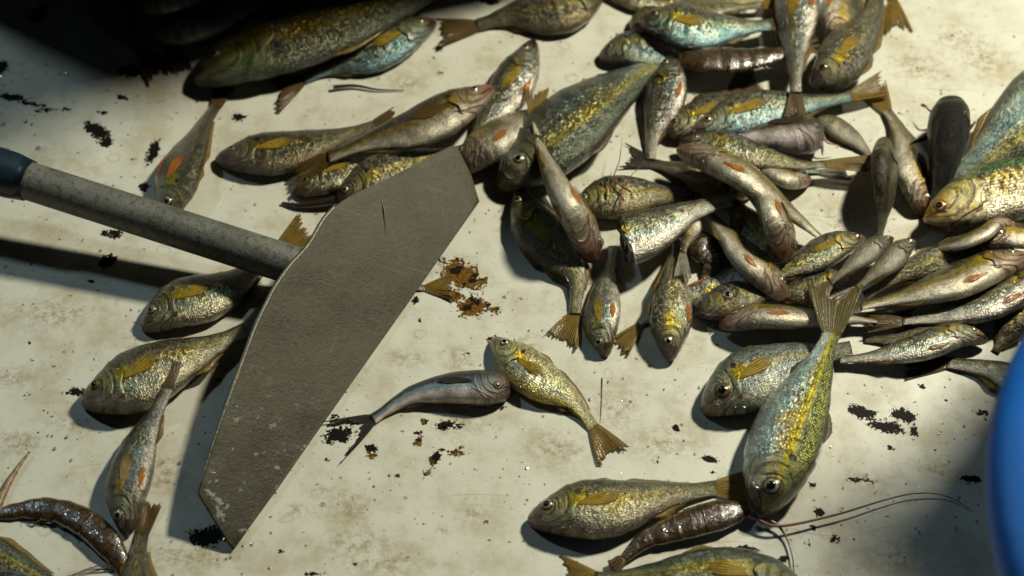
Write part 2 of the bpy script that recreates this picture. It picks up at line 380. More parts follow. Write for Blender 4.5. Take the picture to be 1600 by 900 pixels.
# ------------------------------------------------------------------ tabletop (setting)
def lin(a, b, n): return [a+(b-a)*i/(n-1) for i in range(n)]
CHIPS = [  # px, py, rx, ry, angle, amount, rust (peeled paint)
 (152, 205, 34, 15, 38, 1, 0), (166, 222, 14, 12, 0, 1, 0), (239, 238, 11, 30, 8, 1, 0), (225, 292, 11, 12, 0, .9, 0), (60, 22, 16, 26, 10, 1, 0),
 (20, 152, 32, 8, 8, 1, 0), (52, 163, 26, 5, 12, .9, 0), (75, 172, 30, 5, -8, .8, 0), (105, 172, 10, 4, 0, .9, 0), (38, 190, 10, 5, 0, .8, 0), (2, 105, 14, 16, 0, 1, 0),
 (160, 176, 9, 6, 0, .9, 0), (205, 110, 30, 16, 12, 1, 0), (190, 152, 16, 6, 30, .9, 0), (372, 183, 14, 11, 20, .9, 0),
 (175, 366, 22, 10, 5, .95, .5), (168, 408, 15, 16, 20, 1, 0), (228, 420, 8, 3, 40, .8, 0), (142, 439, 7, 4, 0, .9, 0), (131, 447, 7, 2, 0, .8, 0),
 (131, 479, 4, 4, 0, .8, 0), (50, 563, 6, 5, 0, .9, 0), (46, 535, 5, 4, 0, .8, 0), (345, 594, 7, 5, 0, .9, 0), (122, 612, 20, 8, -5, 1, 0), (97, 724, 5, 4, 0, .7, 0),
 (45, 616, 12, 3, -20, .6, 0), (325, 838, 30, 15, -5, 1.1, 0),
 (722, 430, 44, 24, 42, 1.05, 1), (738, 480, 28, 20, -10, 1.05, 1), (706, 462, 22, 13, 10, 1.0, 1), (752, 440, 14, 10, 0, .9, 1), (775, 485, 9, 12, 0, .8, .8), (768, 530, 13, 6, -30, .8, .9), (727, 553, 9, 5, -10, .8, .7),
 (649, 468, 8, 8, 0, .9, 0), (655, 500, 4, 4, 0, .8, 0),
 (524, 652, 10, 7, 0, .8, 0), (528, 680, 26, 16, -15, .95, 0), (580, 700, 14, 6, 0, .9, .1), (580, 712, 12, 8, 0, .8, .3), (511, 718, 6, 5, 0, .7, 0), (621, 743, 6, 5, 0, .8, .2), (608, 744, 4, 3, 0, .7, 0),
 (700, 665, 24, 10, 0, .85, .4), (664, 659, 8, 7, 0, .9, 1), (654, 691, 9, 9, 0, .9, 1), (655, 676, 9, 6, 0, .8, .6), (680, 715, 9, 20, 20, .85, .5), (712, 708, 15, 8, 0, .8, .8), (720, 700, 10, 5, 0, .7, .5), (668, 740, 8, 10, 40, .75, .4), (742, 603, 5, 4, 0, .6, .3), (785, 638, 12, 4, 0, .75, .2),
 (1346, 644, 24, 12, 20, 1.0, 0), (1385, 668, 30, 11, 12, 1.0, 0), (1412, 650, 22, 13, 15, 1.0, 0), (1428, 674, 8, 10, 0, .9, 0), (1392, 700, 8, 5, 20, .85, 0), (1440, 604, 8, 5, 20, .9, 0), (1516, 748, 16, 7, 10, .95, .1),
 (1280, 799, 9, 8, 0, .95, 0), (1270, 825, 6, 5, 0, .9, .1), (1265, 850, 5, 10, 20, .8, .1), (1302, 843, 14, 7, -20, .8, .3), (1222, 875, 14, 6, -20, .9, 0), (1340, 750, 26, 6, 5, .75, .4), (1268, 757, 8, 5, 0, .85, 0),
 (1055, 669, 8, 6, 0, 1, 0), (1107, 717, 12, 6, 15, 1, 0), (1112, 738, 8, 3, 0, .8, 0), (1066, 688, 4, 4, 0, .7, .3), (1026, 724, 6, 6, 0, .6, .6), (1165, 858, 24, 6, 5, 1, 0), (1535, 645, 14, 6, 0, .9, .2),
 (685, 76, 10, 8, 0, 1, .2), (765, 2, 22, 9, 0, 1, 0), (440, 862, 6, 5, 0, .7, .4), (510, 880, 5, 3, 0, .7, 0), (488, 896, 22, 4, 0, .8, .4), (555, 880, 8, 3, 0, .7, .3),
 (1425, 105, 14, 5, 10, .5, .5), (1445, 166, 10, 5, 30, .7, .3), (1522, 172, 5, 4, 0, .7, 0), (1537, 88, 8, 5, 0, .5, .6), (1082, 281, 12, 5, 0, 1, 0), (1095, 284, 20, 4, 0, .9, 0),
]
STAINS = [(1435, 105, 42, 34), (1540, 95, 45, 35), (1500, 60, 40, 30), (1320, 345, 40, 30), (545, 795, 22, 22), (465, 797, 14, 10), (738, 803, 20, 12), (690, 827, 8, 8),
 (260, 540, 60, 22), (90, 490, 50, 25), (250, 740, 34, 30), (115, 660, 30, 16), (30, 690, 30, 20), (1040, 690, 40, 24), (965, 640, 30, 30), (870, 700, 40, 24), (1400, 870, 36, 24), (1470, 735, 24, 14), (1345, 750, 26, 14),
 (820, 540, 24, 18), (640, 560, 28, 14), (720, 560, 24, 16), (1015, 120, 20, 14), (640, 130, 26, 14), (840, 620, 20, 12), (430, 635, 24, 12), (905, 530, 20, 12), (20, 590, 24, 14), (300, 870, 50, 20), (560, 850, 40, 22), (600, 880, 60, 14), (720, 660, 36, 14), (1380, 25, 34, 24), (500, 770, 16, 10)]
def build_table():
    xs = lin(-1.5, -.36, 6)[:-1] + lin(-.36, .36, 361) + lin(.36, 1.5, 6)[1:]
    ys = lin(-1.1, -.24, 6)[:-1] + lin(-.24, .26, 251) + lin(.26, 1.3, 6)[1:]
    blobs = []
    for px, py, rx, ry, a, amt, rust in CHIPS:
        c = P(px, py); blobs.append((c.x, c.y, rx*MPP, ry*MPP*1.08, -R(a), amt, rust, 0))
    for px, py, rx, ry in STAINS:
        c = P(px, py); blobs.append((c.x, c.y, rx*MPP, ry*MPP, 0, 1, 0, 1))
    verts = [(x, y, 0) for y in ys for x in xs]
    nx, ny = len(xs), len(ys)
    col = [[0.0, 0.0, 0.0] for _ in verts]
    for cx, cy, rx, ry, a, amt, rust, kind in blobs:
        m = max(rx, ry)*2.2
        ca, sa = math.cos(a), math.sin(a)
        ii = [i for i, x in enumerate(xs) if abs(x-cx) < m]; jj = [j for j, y in enumerate(ys) if abs(y-cy) < m]
        for j in jj:
            for i in ii:
                dx, dy = xs[i]-cx, ys[j]-cy
                u = (dx*ca+dy*sa)/rx; v = (-dx*sa+dy*ca)/ry
                g = math.exp(-(u*u+v*v)*.9)
                c = col[j*nx+i]
                if kind: c[2] = max(c[2], g)
                else:
                    if g*amt > c[0]: c[0] = g*amt; c[1] = rust
    faces = grid_faces(ny, nx)
    mat = table_material()
    o = mesh_obj('tabletop', verts, [f[::-1] for f in faces], mat)
    at = o.data.color_attributes.new('wear', 'FLOAT_COLOR', 'POINT')
    for i, c in enumerate(col): at.data[i].color = (c[0], c[1], c[2], 1)
    o['kind'] = 'structure'
    # rim of the table far outside
    return o
def table_material():
    N = NT('worn_white_enamel')
    pos = N.n('ShaderNodeTexCoord').outputs['Object']
    at = N.n('ShaderNodeAttribute'); at.attribute_name = 'wear'
    a = N.sep(at.outputs['Vector'])
    n1 = N.noise(pos, 185, 6, .72); n2 = N.noise(pos, 520, 4, .6); nbig = N.noise(pos, 7, 4, .6); nmid = N.noise(pos, 34, 5, .62)
    base = N.mix(N.ss(nmid, .3, .7), (.60, .60, .51), (.50, .50, .415))
    # soft yellow-brown water marks
    st = N.math('MULTIPLY', N.ss(N.math('ADD', N.math('MULTIPLY', nmid, .9), N.math('MULTIPLY', n1, .4)), .62, .84), .55)
    base = N.mix(st, base, (.42, .36, .22))
    sm = N.math('MULTIPLY', a[2], N.ss(n1, .40, .62))
    base = N.mix(N.math('MULTIPLY', sm, .8), base, (.27, .20, .085))
    sm2 = N.math('MULTIPLY', a[2], N.ss(n2, .58, .68))
    base = N.mix(N.math('MULTIPLY', sm2, .7), base, (.09, .06, .02))
    # rings of dried water
    rg = N.n('ShaderNodeTexVoronoi'); rg.feature = 'F1'; N.set(rg.inputs['Vector'], N.vm('ADD', pos, N.vm('SCALE', N.noise(pos, 60, 3, .6, out=1), s=.012))); rg.inputs['Scale'].default_value = 42
    ring = N.math('SUBTRACT', 1.0, N.ss(N.math('ABSOLUTE', N.math('SUBTRACT', rg.outputs['Distance'], .17)), .01, .05))
    rsel = N.ss(N.sep(rg.outputs['Color'])[0], .72, .76)
    base = N.mix(N.math('MULTIPLY', N.math('MULTIPLY', ring, rsel), .33), base, (.36, .28, .14))
    # specks
    def specks(scale, thr, rad, colr, amt, b):
        v = N.n('ShaderNodeTexVoronoi'); N.set(v.inputs['Vector'], N.vm('ADD', pos, N.vm('SCALE', N.noise(pos, scale*2.2, 2, .5, out=1), s=.7/scale))); v.inputs['Scale'].default_value = scale
        s_ = N.math('MULTIPLY', N.ss(N.sep(v.outputs['Color'])[1], thr, thr+.01), N.math('SUBTRACT', 1.0, N.ss(v.outputs['Distance'], rad*.6, rad)))
        return N.mix(N.math('MULTIPLY', s_, amt), b, colr), s_
    base, s1 = specks(190, .88, .22, (.07, .05, .025), .85, base)
    base, s2 = specks(420, .86, .22, (.10, .075, .03), .75, base)
    base, s3 = specks(85, .94, .13, (.03, .022, .015), .95, base)
    # scratches: three directions of stretched noise
    for ang, sc, thr in ((12, 1, .70), (68, 1.3, .71), (-35, .9, .715)):
        mp = N.n('ShaderNodeMapping'); N.set(mp.inputs['Vector'], N.vm('ADD', pos, N.vm('SCALE', N.noise(pos, 9, 2, out=1), s=.05))); mp.inputs['Rotation'].default_value = (0, 0, R(ang)); mp.inputs['Scale'].default_value = (9*sc, 420*sc, 1)
        s_ = N.ss(N.noise(mp.outputs[0], 1.0, 2, .5), thr, thr+.03)
        base = N.mix(N.math('MULTIPLY', s_, .40), base, (.30, .27, .17))
    # chips
    dens = N.math('ADD', a[0], N.math('MULTIPLY', N.math('SUBTRACT', n1, .5), 1.6))
    dens = N.math('ADD', dens, N.math('MULTIPLY', N.math('SUBTRACT', n2, .5), 1.2))
    gate = N.ss(a[0], .06, .22)
    chip = N.math('MULTIPLY', N.ss(dens, .50, .545), gate)
    rn = N.ss(N.math('ADD', N.noise(pos, 110, 4, .6), N.math('MULTIPLY', a[1], .17)), .60, .66)
    rustc = N.mix(N.ss(n2, .4, .65), (.17, .085, .012), (.07, .034, .006))
    cc = N.mix(N.math('MULTIPLY', rn, N.ss(a[1], .05, .3)), (.010, .008, .006), rustc)
    col = N.mix(chip, base, cc)
    # relief: dents, water film, droplets
    dr = N.n('ShaderNodeTexVoronoi'); N.set(dr.inputs['Vector'], pos); dr.inputs['Scale'].default_value = 150
    drop = N.math('MULTIPLY', N.ss(N.sep(dr.outputs['Color'])[0], .86, .9), N.math('SUBTRACT', 1.0, N.ss(dr.outputs['Distance'], .0, .24)))
    film = N.noise(pos, 55, 5, .6)
    h = N.math('ADD', N.math('MULTIPLY', film, .6), N.math('MULTIPLY', n2, .05))
    b1 = N.bump(N.math('SUBTRACT', h, N.math('MULTIPLY', chip, .35)), .5, .0012)
    h2 = N.math('ADD', N.math('MULTIPLY', film, .5), N.math('MULTIPLY', drop, 1.4))
    h2 = N.math('ADD', h2, N.math('MULTIPLY', N.ss(n2, .62, .75), .35))
    b2 = N.bump(h2, .4, .0012)
    bs = N.bsdf(Base_Color=col, Roughness=N.math('MULTIPLY_ADD', nmid, .3, .35), Specular_IOR_Level=N.math('MULTIPLY_ADD', chip, -.45, .5), Normal=b1, Coat_Weight=N.math('MULTIPLY', N.math('MULTIPLY_ADD', N.ss(nbig, .35, .65), .5, .35), N.math('MULTIPLY_ADD', chip, -.92, 1.0)), Coat_Roughness=.07, Coat_Normal=b2, Coat_IOR=1.34)
    return N.finish(bs)
build_table()

# ------------------------------------------------------------------ fish
SPEC = {
 'croaker': dict(
   up=[(0, .08), (.015, .18), (.04, .31), (.09, .48), (.15, .67), (.23, .91), (.31, 1.0), (.42, .95), (.55, .79), (.68, .58), (.80, .38), (.90, .27), (1, .26)],
   lo=[(0, .14), (.015, .25), (.04, .36), (.09, .51), (.16, .69), (.24, .88), (.34, 1.0), (.46, .98), (.56, .84), (.66, .60), (.78, .37), (.90, .26), (1, .26)],
   th=[(0, .12), (.03, .28), (.08, .40), (.16, .49), (.26, .52), (.4, .50), (.6, .38), (.8, .22), (.92, .13), (1, .06)], eye=(.105, .34, .19)),
 'sardine': dict(
   up=[(0, .08), (.02, .22), (.06, .42), (.12, .62), (.2, .82), (.3, .97), (.4, 1.0), (.5, .96), (.62, .80), (.75, .55), (.87, .33), (.95, .24), (1, .26)],
   lo=[(0, .12), (.02, .26), (.06, .46), (.12, .68), (.2, .88), (.3, 1.0), (.4, 1.0), (.5, .96), (.62, .80), (.75, .54), (.87, .33), (.95, .24), (1, .26)],
   th=[(0, .12), (.04, .28), (.1, .40), (.2, .46), (.4, .46), (.6, .36), (.8, .2), (.92, .12), (1, .06)], eye=(.085, .12, .16)),
 'catfish': dict(
   up=[(0, .45), (.02, .70), (.05, .85), (.12, 1.0), (.22, 1.0), (.35, .95), (.5, .80), (.65, .60), (.8, .42), (.92, .32), (1, .36)],
   lo=[(0, .45), (.02, .68), (.05, .80), (.12, .92), (.22, .98), (.35, .95), (.5, .78), (.65, .56), (.8, .38), (.92, .30), (1, .36)],
   th=[(0, .35), (.03, .6), (.1, .80), (.2, .85), (.35, .75), (.6, .5), (.8, .3), (1, .12)], eye=(.10, -.05, .22)),
}
DIRS = {'U': (0, -1), 'D': (0, 1), 'L': (-1, 0), 'R': (1, 0), 'UL': (-.7, -.7), 'UR': (.7, -.7), 'DL': (-.7, .7), 'DR': (.7, .7)}
G_C = 'small croakers scattered and piled on the white table'
def fish(kind, label, pts, hw, d='U', z=(0, 0), roll=0, skin='gold', tail=None, tailc='b', eye='s', eyes=None, cat=None, name=None,
         group=G_C, pec='y', pelv='o', dorsal=1.0, anal=1.0, stub=False, finc='y', seed=None, gill=True):
    sp = SPEC[kind]; cv = Curve(pts)
    hw = hw*(.88 if kind == 'croaker' else .93)
    rng = random.Random(seed if seed is not None else label)
    NS, M = 84, 44
    ph = R(roll); ck = .58
    A = hw/math.sqrt(math.cos(ph)**2 + (ck*math.sin(ph))**2)
    dv = Vector(DIRS[d])
    t0 = cv.tan(.35); n0 = Vector((t0.y, -t0.x, 0))
    sgn = 1 if n0.x*dv.x + n0.y*dv.y > 0 else -1
    zs = [a/1000.0 for a in z]
    def zb(t):
        x = min(max(t, 0), 1)*(len(zs)-1); i = min(int(x), len(zs)-2)
        u = x-i; u = u*u*(3-2*u)
        return zs[i]*(1-u)+zs[i+1]*u
    def ring(t, th):
        tt = min(max(t, 0), 1)
        dd = math.cos(th); s = math.sin(th)
        a = (lerp_tab(sp['up'], tt) if dd >= 0 else lerp_tab(sp['lo'], tt))
        b = lerp_tab(sp['th'], tt)
        if stub: 
            tt2 = .34+.66*tt
            a = (lerp_tab(sp['up'], tt2) if dd >= 0 else lerp_tab(sp['lo'], tt2)); b = lerp_tab(sp['th'], tt2)
        ss_ = math.copysign(abs(s)**.78, s)
        k = 1.0
        if kind != 'catfish' and not stub:
            if tt < .10: k -= .10*math.exp(-((dd+.30)/.16)**2)*(1-tt/.10)      # mouth groove
            if tt > .07 and tt < .16: k += .02*math.exp(-((dd-.34)/.22)**2)
            if .24 < tt < .29: k -= .02*(1-(tt-.24)/.05)                       # step behind the gill cover
        return A*a*dd*k, A*b*ss_*k
    def ext(t):
        m = 0
        for i in range(16):
            dd, s = ring(t, 2*math.pi*i/16)
            m = min(m, -dd*math.sin(ph)+s*math.cos(ph))
        return -m*MPP
    EX = [ext(i/24.0) for i in range(25)]; emax = max(EX)
    def exti(t):
        x = min(max(t, 0), 1)*24; i = min(int(x), 23); return EX[i]*(i+1-x)+EX[i+1]*(x-i)
    def surf(t, th, off=0.0):
        c = cv.at(t); tg = cv.tan(t); n = Vector((tg.y, -tg.x, 0))*sgn
        dd, s = ring(t, th)
        q = math.hypot(dd, s)+1e-6
        dd += off*dd/q*.6; s += off*s/q
        l = dd*math.cos(ph)+s*math.sin(ph); h = (-dd*math.sin(ph)+s*math.cos(ph))*MPP
        zc = zb(t)+.82*exti(t)+.18*emax*(1-max(0, t-.5)) if t < 1.2 else 0
        g = P(c.x+n.x*l, c.y+n.y*l, zc)
        return Vector((g.x, g.y, max(g.z+h, .0004)))
    mid = cv.at(.4); loc = P(mid.x, mid.y, min(zs))
    root = empty(name or kind, loc, label, cat or kind, group)
    mat = FM[skin]
    Lpx = cv.L
    # body
    V, U, U2 = [], [], []
    ts = [(i/(NS-1.0))**1.35 for i in range(NS)]
    perim = A*4.8
    for i, t in enumerate(ts):
        for j in range(M):
            th = 2*math.pi*j/M
            tt = t
            if stub and i < 6:
                tt = t + (rng.uniform(-.03, .03)+.03*math.sin(th*2+1)) * (1-i/6.0)
            p = surf(tt, th)
            nz = mnoise.noise(p*70)*.0007*(0.3+lerp_tab(sp['th'], t))
            p.z = max(p.z+nz, .0004)
            V.append(p)
            U.append((t if not stub else .30+.70*t, (math.cos(th)+1)/2))
            th2 = th if th <= math.pi else 2*math.pi-th
            U2.append((t*Lpx*MPP*1000, (th2/math.pi)*A*2.3*MPP*1000))
    F = grid_faces(NS, M, True)
    c0 = surf(-.012 if not stub else .03, math.pi/2, -99)
    c0 = sum((V[j] for j in range(M)), Vector())/M
    if not stub: c0 = c0 + (c0 - sum((V[2*M+j] for j in range(M)), Vector())/M)*.6
    V.append(c0); U.append((0 if not stub else .4, .5)); U2.append((0, 0)); ci = len(V)-1
    for j in range(M): F.append((ci, (j+1) % M, j))
    F.append(tuple((NS-1)*M+j for j in range(M)))
    if sgn > 0: F = [f[::-1] for f in F]
    body = mesh_obj('body', V, F, mat, root, U, U2)
    if stub:
        inner = [surf(.02+.03*math.sin(j*1.7), 2*math.pi*j/24, -A*.12) for j in range(24)]
        cc = sum(inner, Vector())/24
        mesh_obj('flesh', inner+[cc], [(24, j, (j+1) % 24) for j in range(24)], FLESH, root, solid=.0008)
    # gill cover: its own plate, standing proud at the rear edge
    if gill and not stub and kind != 'catfish':
        V, U, U2 = [], [], []
        n, m = 14, 20
        for i in range(n):
            a = i/(n-1.0)
            for j in range(m):
                b = j/(m-1.0)*2-1
                dc = -.05+b*.72
                te = .262-.055*b*b+.018*math.sin(b*5)
                t = .135+(te-.135)*a
                th = math.acos(max(-1, min(1, dc)))
                lift = -1.2+ (3.2*a**1.2)*(1-abs(b)**3)*hw/36 + .5*math.sin(a*9)*a
                V.append(surf(t, th, lift*1.1)); U.append((t*.93, (dc+1)/2)); U2.append((t*Lpx*MPP*1000, th/math.pi*A*2.3*MPP*1000))
        mesh_obj('gill_cover', V, [f[::-1] for f in grid_faces(n, m)] if sgn > 0 else grid_faces(n, m), mat, root, U, U2, solid=.0005)
    # eyes
    te, de, er = sp['eye']
    if eyes: te, de, er = (eyes+(er,))[:3]
    er *= hw if roll == 0 else A
    if te and not stub:
        for side in ((1,) if abs(roll) < 40 else (1, -1)):
            th = math.acos(de)*side
            c = surf(te, th)
            e1 = (surf(te+.01, th)-c); e2 = (surf(te, th+.08)-c)
            e1n = e1.normalized(); nn = e1n.cross(e2.normalized()).normalized()
            out = surf(te, th, 8)-c
            if nn.dot(out) < 0: nn = -nn
            e2n = nn.cross(e1n)
            r = er*MPP
            def dome(r, ht, base, nr=7, seg=24):
                v, f = [], []
                for i in range(nr):
                    q = (math.pi/2)*i/(nr-1)
                    for k in range(seg):
                        a = 2*math.pi*k/seg
                        v.append(c + nn*(base+ht*math.sin(q)) + (e1n*math.cos(a)+e2n*math.sin(a))*r*math.cos(q))
                f = [g[::-1] for g in grid_faces(nr, seg, True)]
                return v, f
            v, f = dome(r*1.22, r*.36, -r*.14)
            rim = mesh_obj('eye_socket', v, f, FM[skin] if False else SOCKET, root)
            v, f = dome(r, r*.42, -r*.06)
            eo = mesh_obj('eye', v, f, IRIS[eye], root)
            v, f = dome(r*.60, r*.24, r*.24)
            mesh_obj('pupil', v, f, PUPIL, eo, origin=loc) if True else None
    # tail fin
    if tail:
        tl, tw, fk = tail[:3]
        base = cv.at(1.0); tg = cv.tan(1.0)
        if len(tail) > 3:
            tg = (Vector((tail[3], tail[4], 0))-base).normalized()
        n = Vector((tg.y, -tg.x, 0))*sgn
        nb = 26; na = 12
        bw = lerp_tab(sp['up'], 1)*A*.93*max(.45, abs(math.cos(ph)))
        V, U = [], []
        jag = [rng.uniform(-.10, .05) for _ in range(nb)]
        if tw > 0:
            split = rng.sample(range(3, nb-3), 2)
            for q in split: jag[q] -= rng.uniform(.08, .22)
        zt0 = surf(1.0, math.pi/2).z*.5+surf(1, -math.pi/2).z*.5
        ztip = zs[-1]+.0012 if len(tail) < 6 else tail[5]/1000.
        curl = rng.uniform(-1, 1)
        for i in range(na):
            a = i/(na-1.0)
            for j in range(nb):
                b = j/(nb-1.0)*2-1
                ln = tl*(1 - fk*(1-abs(b)**1.4) + jag[j]*a)
                sp_ = a**.85
                wd = bw + (tw-bw)*sp_
                c = base + tg*(ln*a - .05*hw) + n*(b*wd)
                zz = zt0*(1-a)+ztip*a + .0011*math.sin(b*3.0+curl*3+a*2)*a + .00035*math.sin(j*2.1)*a
                V.append(P(c.x, c.y, max(zz, .0005)))
                U.append((j/(nb-1.0)*15, a))
        mesh_obj('tail_fin', V, grid_faces(na, nb), FINS[tailc], root, U, solid=.00035)
    # dorsal and anal fins: sheets standing off the ridge
    def ridge(nm, ta, tb, hgt, th, prof, mt, lean=.8):
        n = 40
        V, U = [], []
        for i in range(n):
            a = i/(n-1.0); t = ta+(tb-ta)*a
            hh = prof(a)*hgt*A*(1-.18*abs(math.sin(i*1.3))*(1 if i % 2 else .4))
            p0 = surf(t, th, -1.0)
            e = surf(t, th, 14)-surf(t, th, 0); e.normalize()
            e = Vector((e.x, e.y, e.z*.6)).normalized()
            back = surf(min(1, t+.02), th)-surf(t, th)
            back.normalize()
            dirn = (e + back*lean).normalized()
            for k in range(4):
                q = k/3.0
                v = p0+dirn*(hh*MPP*q)
                v.z = max(v.z - .0012*q*q, .0006)
                V.append(v); U.append((a*24, q))
        mesh_obj(nm, V, grid_faces(n, 4), mt, root, U, solid=.0003)
    fm = FINS[finc]
    if dorsal and not stub or (stub and dorsal > 1):
        if kind == 'croaker':
            ridge('dorsal_fin', .32, .50, .42*dorsal, 0, lambda a: math.sin(min(1, a*2.2)*math.pi/2)*(1-a)**.7, fm, 1.3)
            ridge('dorsal_fin', .50, .86, .30*dorsal, 0, lambda a: (math.sin(min(1, a*5)*math.pi/2))*(1-.55*a), fm, 1.2)
        elif kind == 'sardine':
            ridge('dorsal_fin', .42, .60, .30*dorsal, 0, lambda a: math.sin(min(1, a*4)*math.pi/2)*(1-a)**.6, fm, 1.5)
        else:
            ridge('dorsal_fin', .24, .34, .5*dorsal, 0, lambda a: math.sin(min(1, a*3)*math.pi/2)*(1-a)**.5, FIN_D, 1.6)
            ridge('adipose_fin', .62, .74, .34*dorsal, 0, lambda a: math.sin(a*math.pi)**.6, FIN_D, 1.2)
    if anal and not stub:
        if kind == 'catfish': ridge('anal_fin', .60, .76, .3, math.pi, lambda a: math.sin(a*math.pi)**.6, FIN_G, 1.2)
        else: ridge('anal_fin', .64, .82, .42*anal, math.pi, lambda a: math.sin(min(1, a*4)*math.pi/2)*(1-a*.8), fm, 1.5)
    # paired fins laid back on the flank
    def laid(nm, ta, ln, d0, d1, wdt, mt, lift=1.2, side=1):
        n, m = 12, 7
        V, U = [], []
        for i in range(n):
            a = i/(n-1.0)
            ww = wdt*(.30+.95*math.sin(min(1, a*1.25)*math.pi/2)**1.2)*(1-.65*max(0, (a-.7)/.3)**2)
            for j in range(m):
                b = j/(m-1.0)*2-1
                lnn = ln*(1+.06*math.sin(j*2.3))*(1-.10*b*b)
                dc = d0+(d1-d0)*a+b*ww
                th = math.acos(max(-.999, min(.999, dc)))*side
                V.append(surf(ta+lnn*a, th, .5+lift*a*hw/30)); U.append((j/(m-1.0)*6, a))
        mesh_obj(nm, V, grid_faces(n, m), mt, root, U, solid=.0004)
    if not stub:
        if pec: laid('pectoral_fin', .255, .24, -.02, .14, .21, {'y': FIN_P, 'o': FIN_O, 'd': FIN_D, 'b': FIN_B}[pec], 1.6)
        if pelv: 
            laid('pelvic_fin', .29, .15, -.74, -.66, .11, {'o': FIN_O, 'y': FIN_Y, 'b': FIN_B}[pelv], 1.5)
            if roll > 45: laid('pelvic_fin', .29, .15, -.74, -.66, .11, {'o': FIN_O, 'y': FIN_Y, 'b': FIN_B}[pelv], 1.5, -1)
    root['wz'] = 0.0
    del root['wz']
    return root, surf, A
SOCKET = plain('eye_rim', (.05, .04, .025), .3, .2, .8)
FLESH = plain('torn_flesh', (.10, .045, .025), .35, 0, .6, (.25, .18, .12), 400, .6, 500)

# ------------------------------------------------------------------ every fish
F = fish
S_G = 'sardines lying among the croakers'
# -- left side
F('croaker', 'gold-flanked croaker left of the hoe blade with another fish\'s tail across its belly', [(127, 630), (190, 606), (255, 574), (320, 548), (385, 515)], 53, 'UL', (0, 4), 0, 'gold', (60, 30, .1), 'b', 'g', pelv=None, dorsal=.7)
F('croaker', 'croaker with brown snout lying under the hoe handle, its yellow tail showing beyond the handle', [(221, 513), (275, 478), (330, 462), (375, 440), (436, 390)], 42, 'U', (0, 0), 0, 'gold', (62, 26, .12, 486, 350), 'y', 's', pelv=None)
F('croaker', 'head-down croaker whose tail lies over the belly of the gold-flanked fish', [(196, 838), (196, 780), (212, 715), (240, 655), (262, 605)], 40, 'L', (0, 3, 16), 8, 'silver', (46, 18, .1, 266, 562, 17), 'b', 's')
F('croaker', 'fish cut by the bottom edge of the photo, brown tail pointing up beside a prawn', [(228, 1030), (222, 970), (214, 900), (222, 835)], 46, 'R', (0, 0), 0, 'dark', (58, 16, .12, 240, 776), 'b', 's')
F('croaker', 'plain grey fish in the bottom left corner of the table', [(-150, 850), (-70, 862), (10, 885), (110, 925)], 50, 'UR', (0, 0), -15, 'bluegrey', (50, 26, .1), 'b', 's')
F('croaker', 'olive croaker pointing down behind the hoe handle with its dark tail up', [(258, 345), (275, 285), (300, 235), (322, 190), (338, 165)], 42, 'R', (0, 0), -22, 'gold', (50, 18, .15, 352, 128), 'b', 's', pec='o')
# -- dark corner
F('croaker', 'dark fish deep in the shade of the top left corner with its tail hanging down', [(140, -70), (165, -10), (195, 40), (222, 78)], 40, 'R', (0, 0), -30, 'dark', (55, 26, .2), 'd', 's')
F('croaker', 'croaker showing a white belly and one orange fin at the shaded top left', [(236, 55), (290, 48), (350, 28), (420, -5), (480, -40)], 32, 'U', (2, 6), 48, 'pale', None, eye='s', pelv='o')
F('croaker', 'pinkish croaker at the top edge above the white-bellied one', [(215, 12), (270, 0), (330, -20), (400, -45)], 28, 'U', (10, 10), 40, 'pale', None, eye='s')
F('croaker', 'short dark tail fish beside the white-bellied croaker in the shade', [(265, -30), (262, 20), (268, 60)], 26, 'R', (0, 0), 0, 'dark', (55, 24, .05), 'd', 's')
F('sardine', 'largest brassy fish, dark-headed with a golden flank, at the top left', [(306, 128), (370, 92), (450, 58), (560, 18), (680, -30), (770, -70)], 60, 'DR', (4, 4), -8, 'brass', None, 'b', 'g', group=S_G, eyes=(.085, -.30, .15), pec=None, pelv=None)
# -- upper middle
F('croaker', 'teal-bellied croaker with ragged yellow tail below the largest brassy fish', [(681, 34), (625, 60), (570, 88), (515, 106), (474, 124)], 35, 'UL', (0, 0), -5, 'teal', (62, 32, .22, 428, 145), 'b', 's', pelv=None, dorsal=.5)
F('croaker', 'grey-backed croaker at the top edge, its tail almost touching the teal-bellied croaker', [(948, -25), (900, 6), (850, 18), (795, 26), (745, 40)], 40, 'UL', (0, 0), -14, 'dark', (66, 24, .15, 680, 52), 'b', 's', pec=None, pelv=None)
F('croaker', 'silver croaker standing out behind the long slim croaker, snout up', [(834, 64), (815, 110), (785, 155), (755, 200), (730, 240)], 38, 'UL', (0, 4), 0, 'silver', (50, 22, .1), 'b', 's')
F('croaker', 'long slim tan croaker stretched over two others above the hoe blade', [(771, 138), (710, 172), (640, 203), (570, 225), (512, 246)], 38, 'UL', (16, 15, 13), 4, 'pale', (70, 20, .15, 450, 285, 8), 'b', 's', pelv=None, pec='b', dorsal=.3)
F('croaker', 'dark croaker with brown dorsal fin at the left end of the slim tan one', [(337, 250), (390, 244), (450, 236), (520, 218), (585, 196)], 38, 'U', (0, 0), 4, 'dark', (40, 18, .1), 'b', 'g', pelv=None, dorsal=1.3, finc='b')
F('croaker', 'small croaker with a glittering cheek peeping out below the slim tan one', [(463, 303), (505, 280), (555, 262), (610, 245), (650, 236)], 30, 'U', (0, 0), 6, 'gold', None, eye='g', pelv=None)
F('croaker', 'dark ribbed croaker half hidden by the upper edge of the hoe blade', [(522, 315), (570, 288), (630, 262), (690, 245), (740, 230)], 34, 'U', (3, 3), -18, 'dark', None, eye='s', pec=None, pelv=None, eyes=(.09, .3, .16))
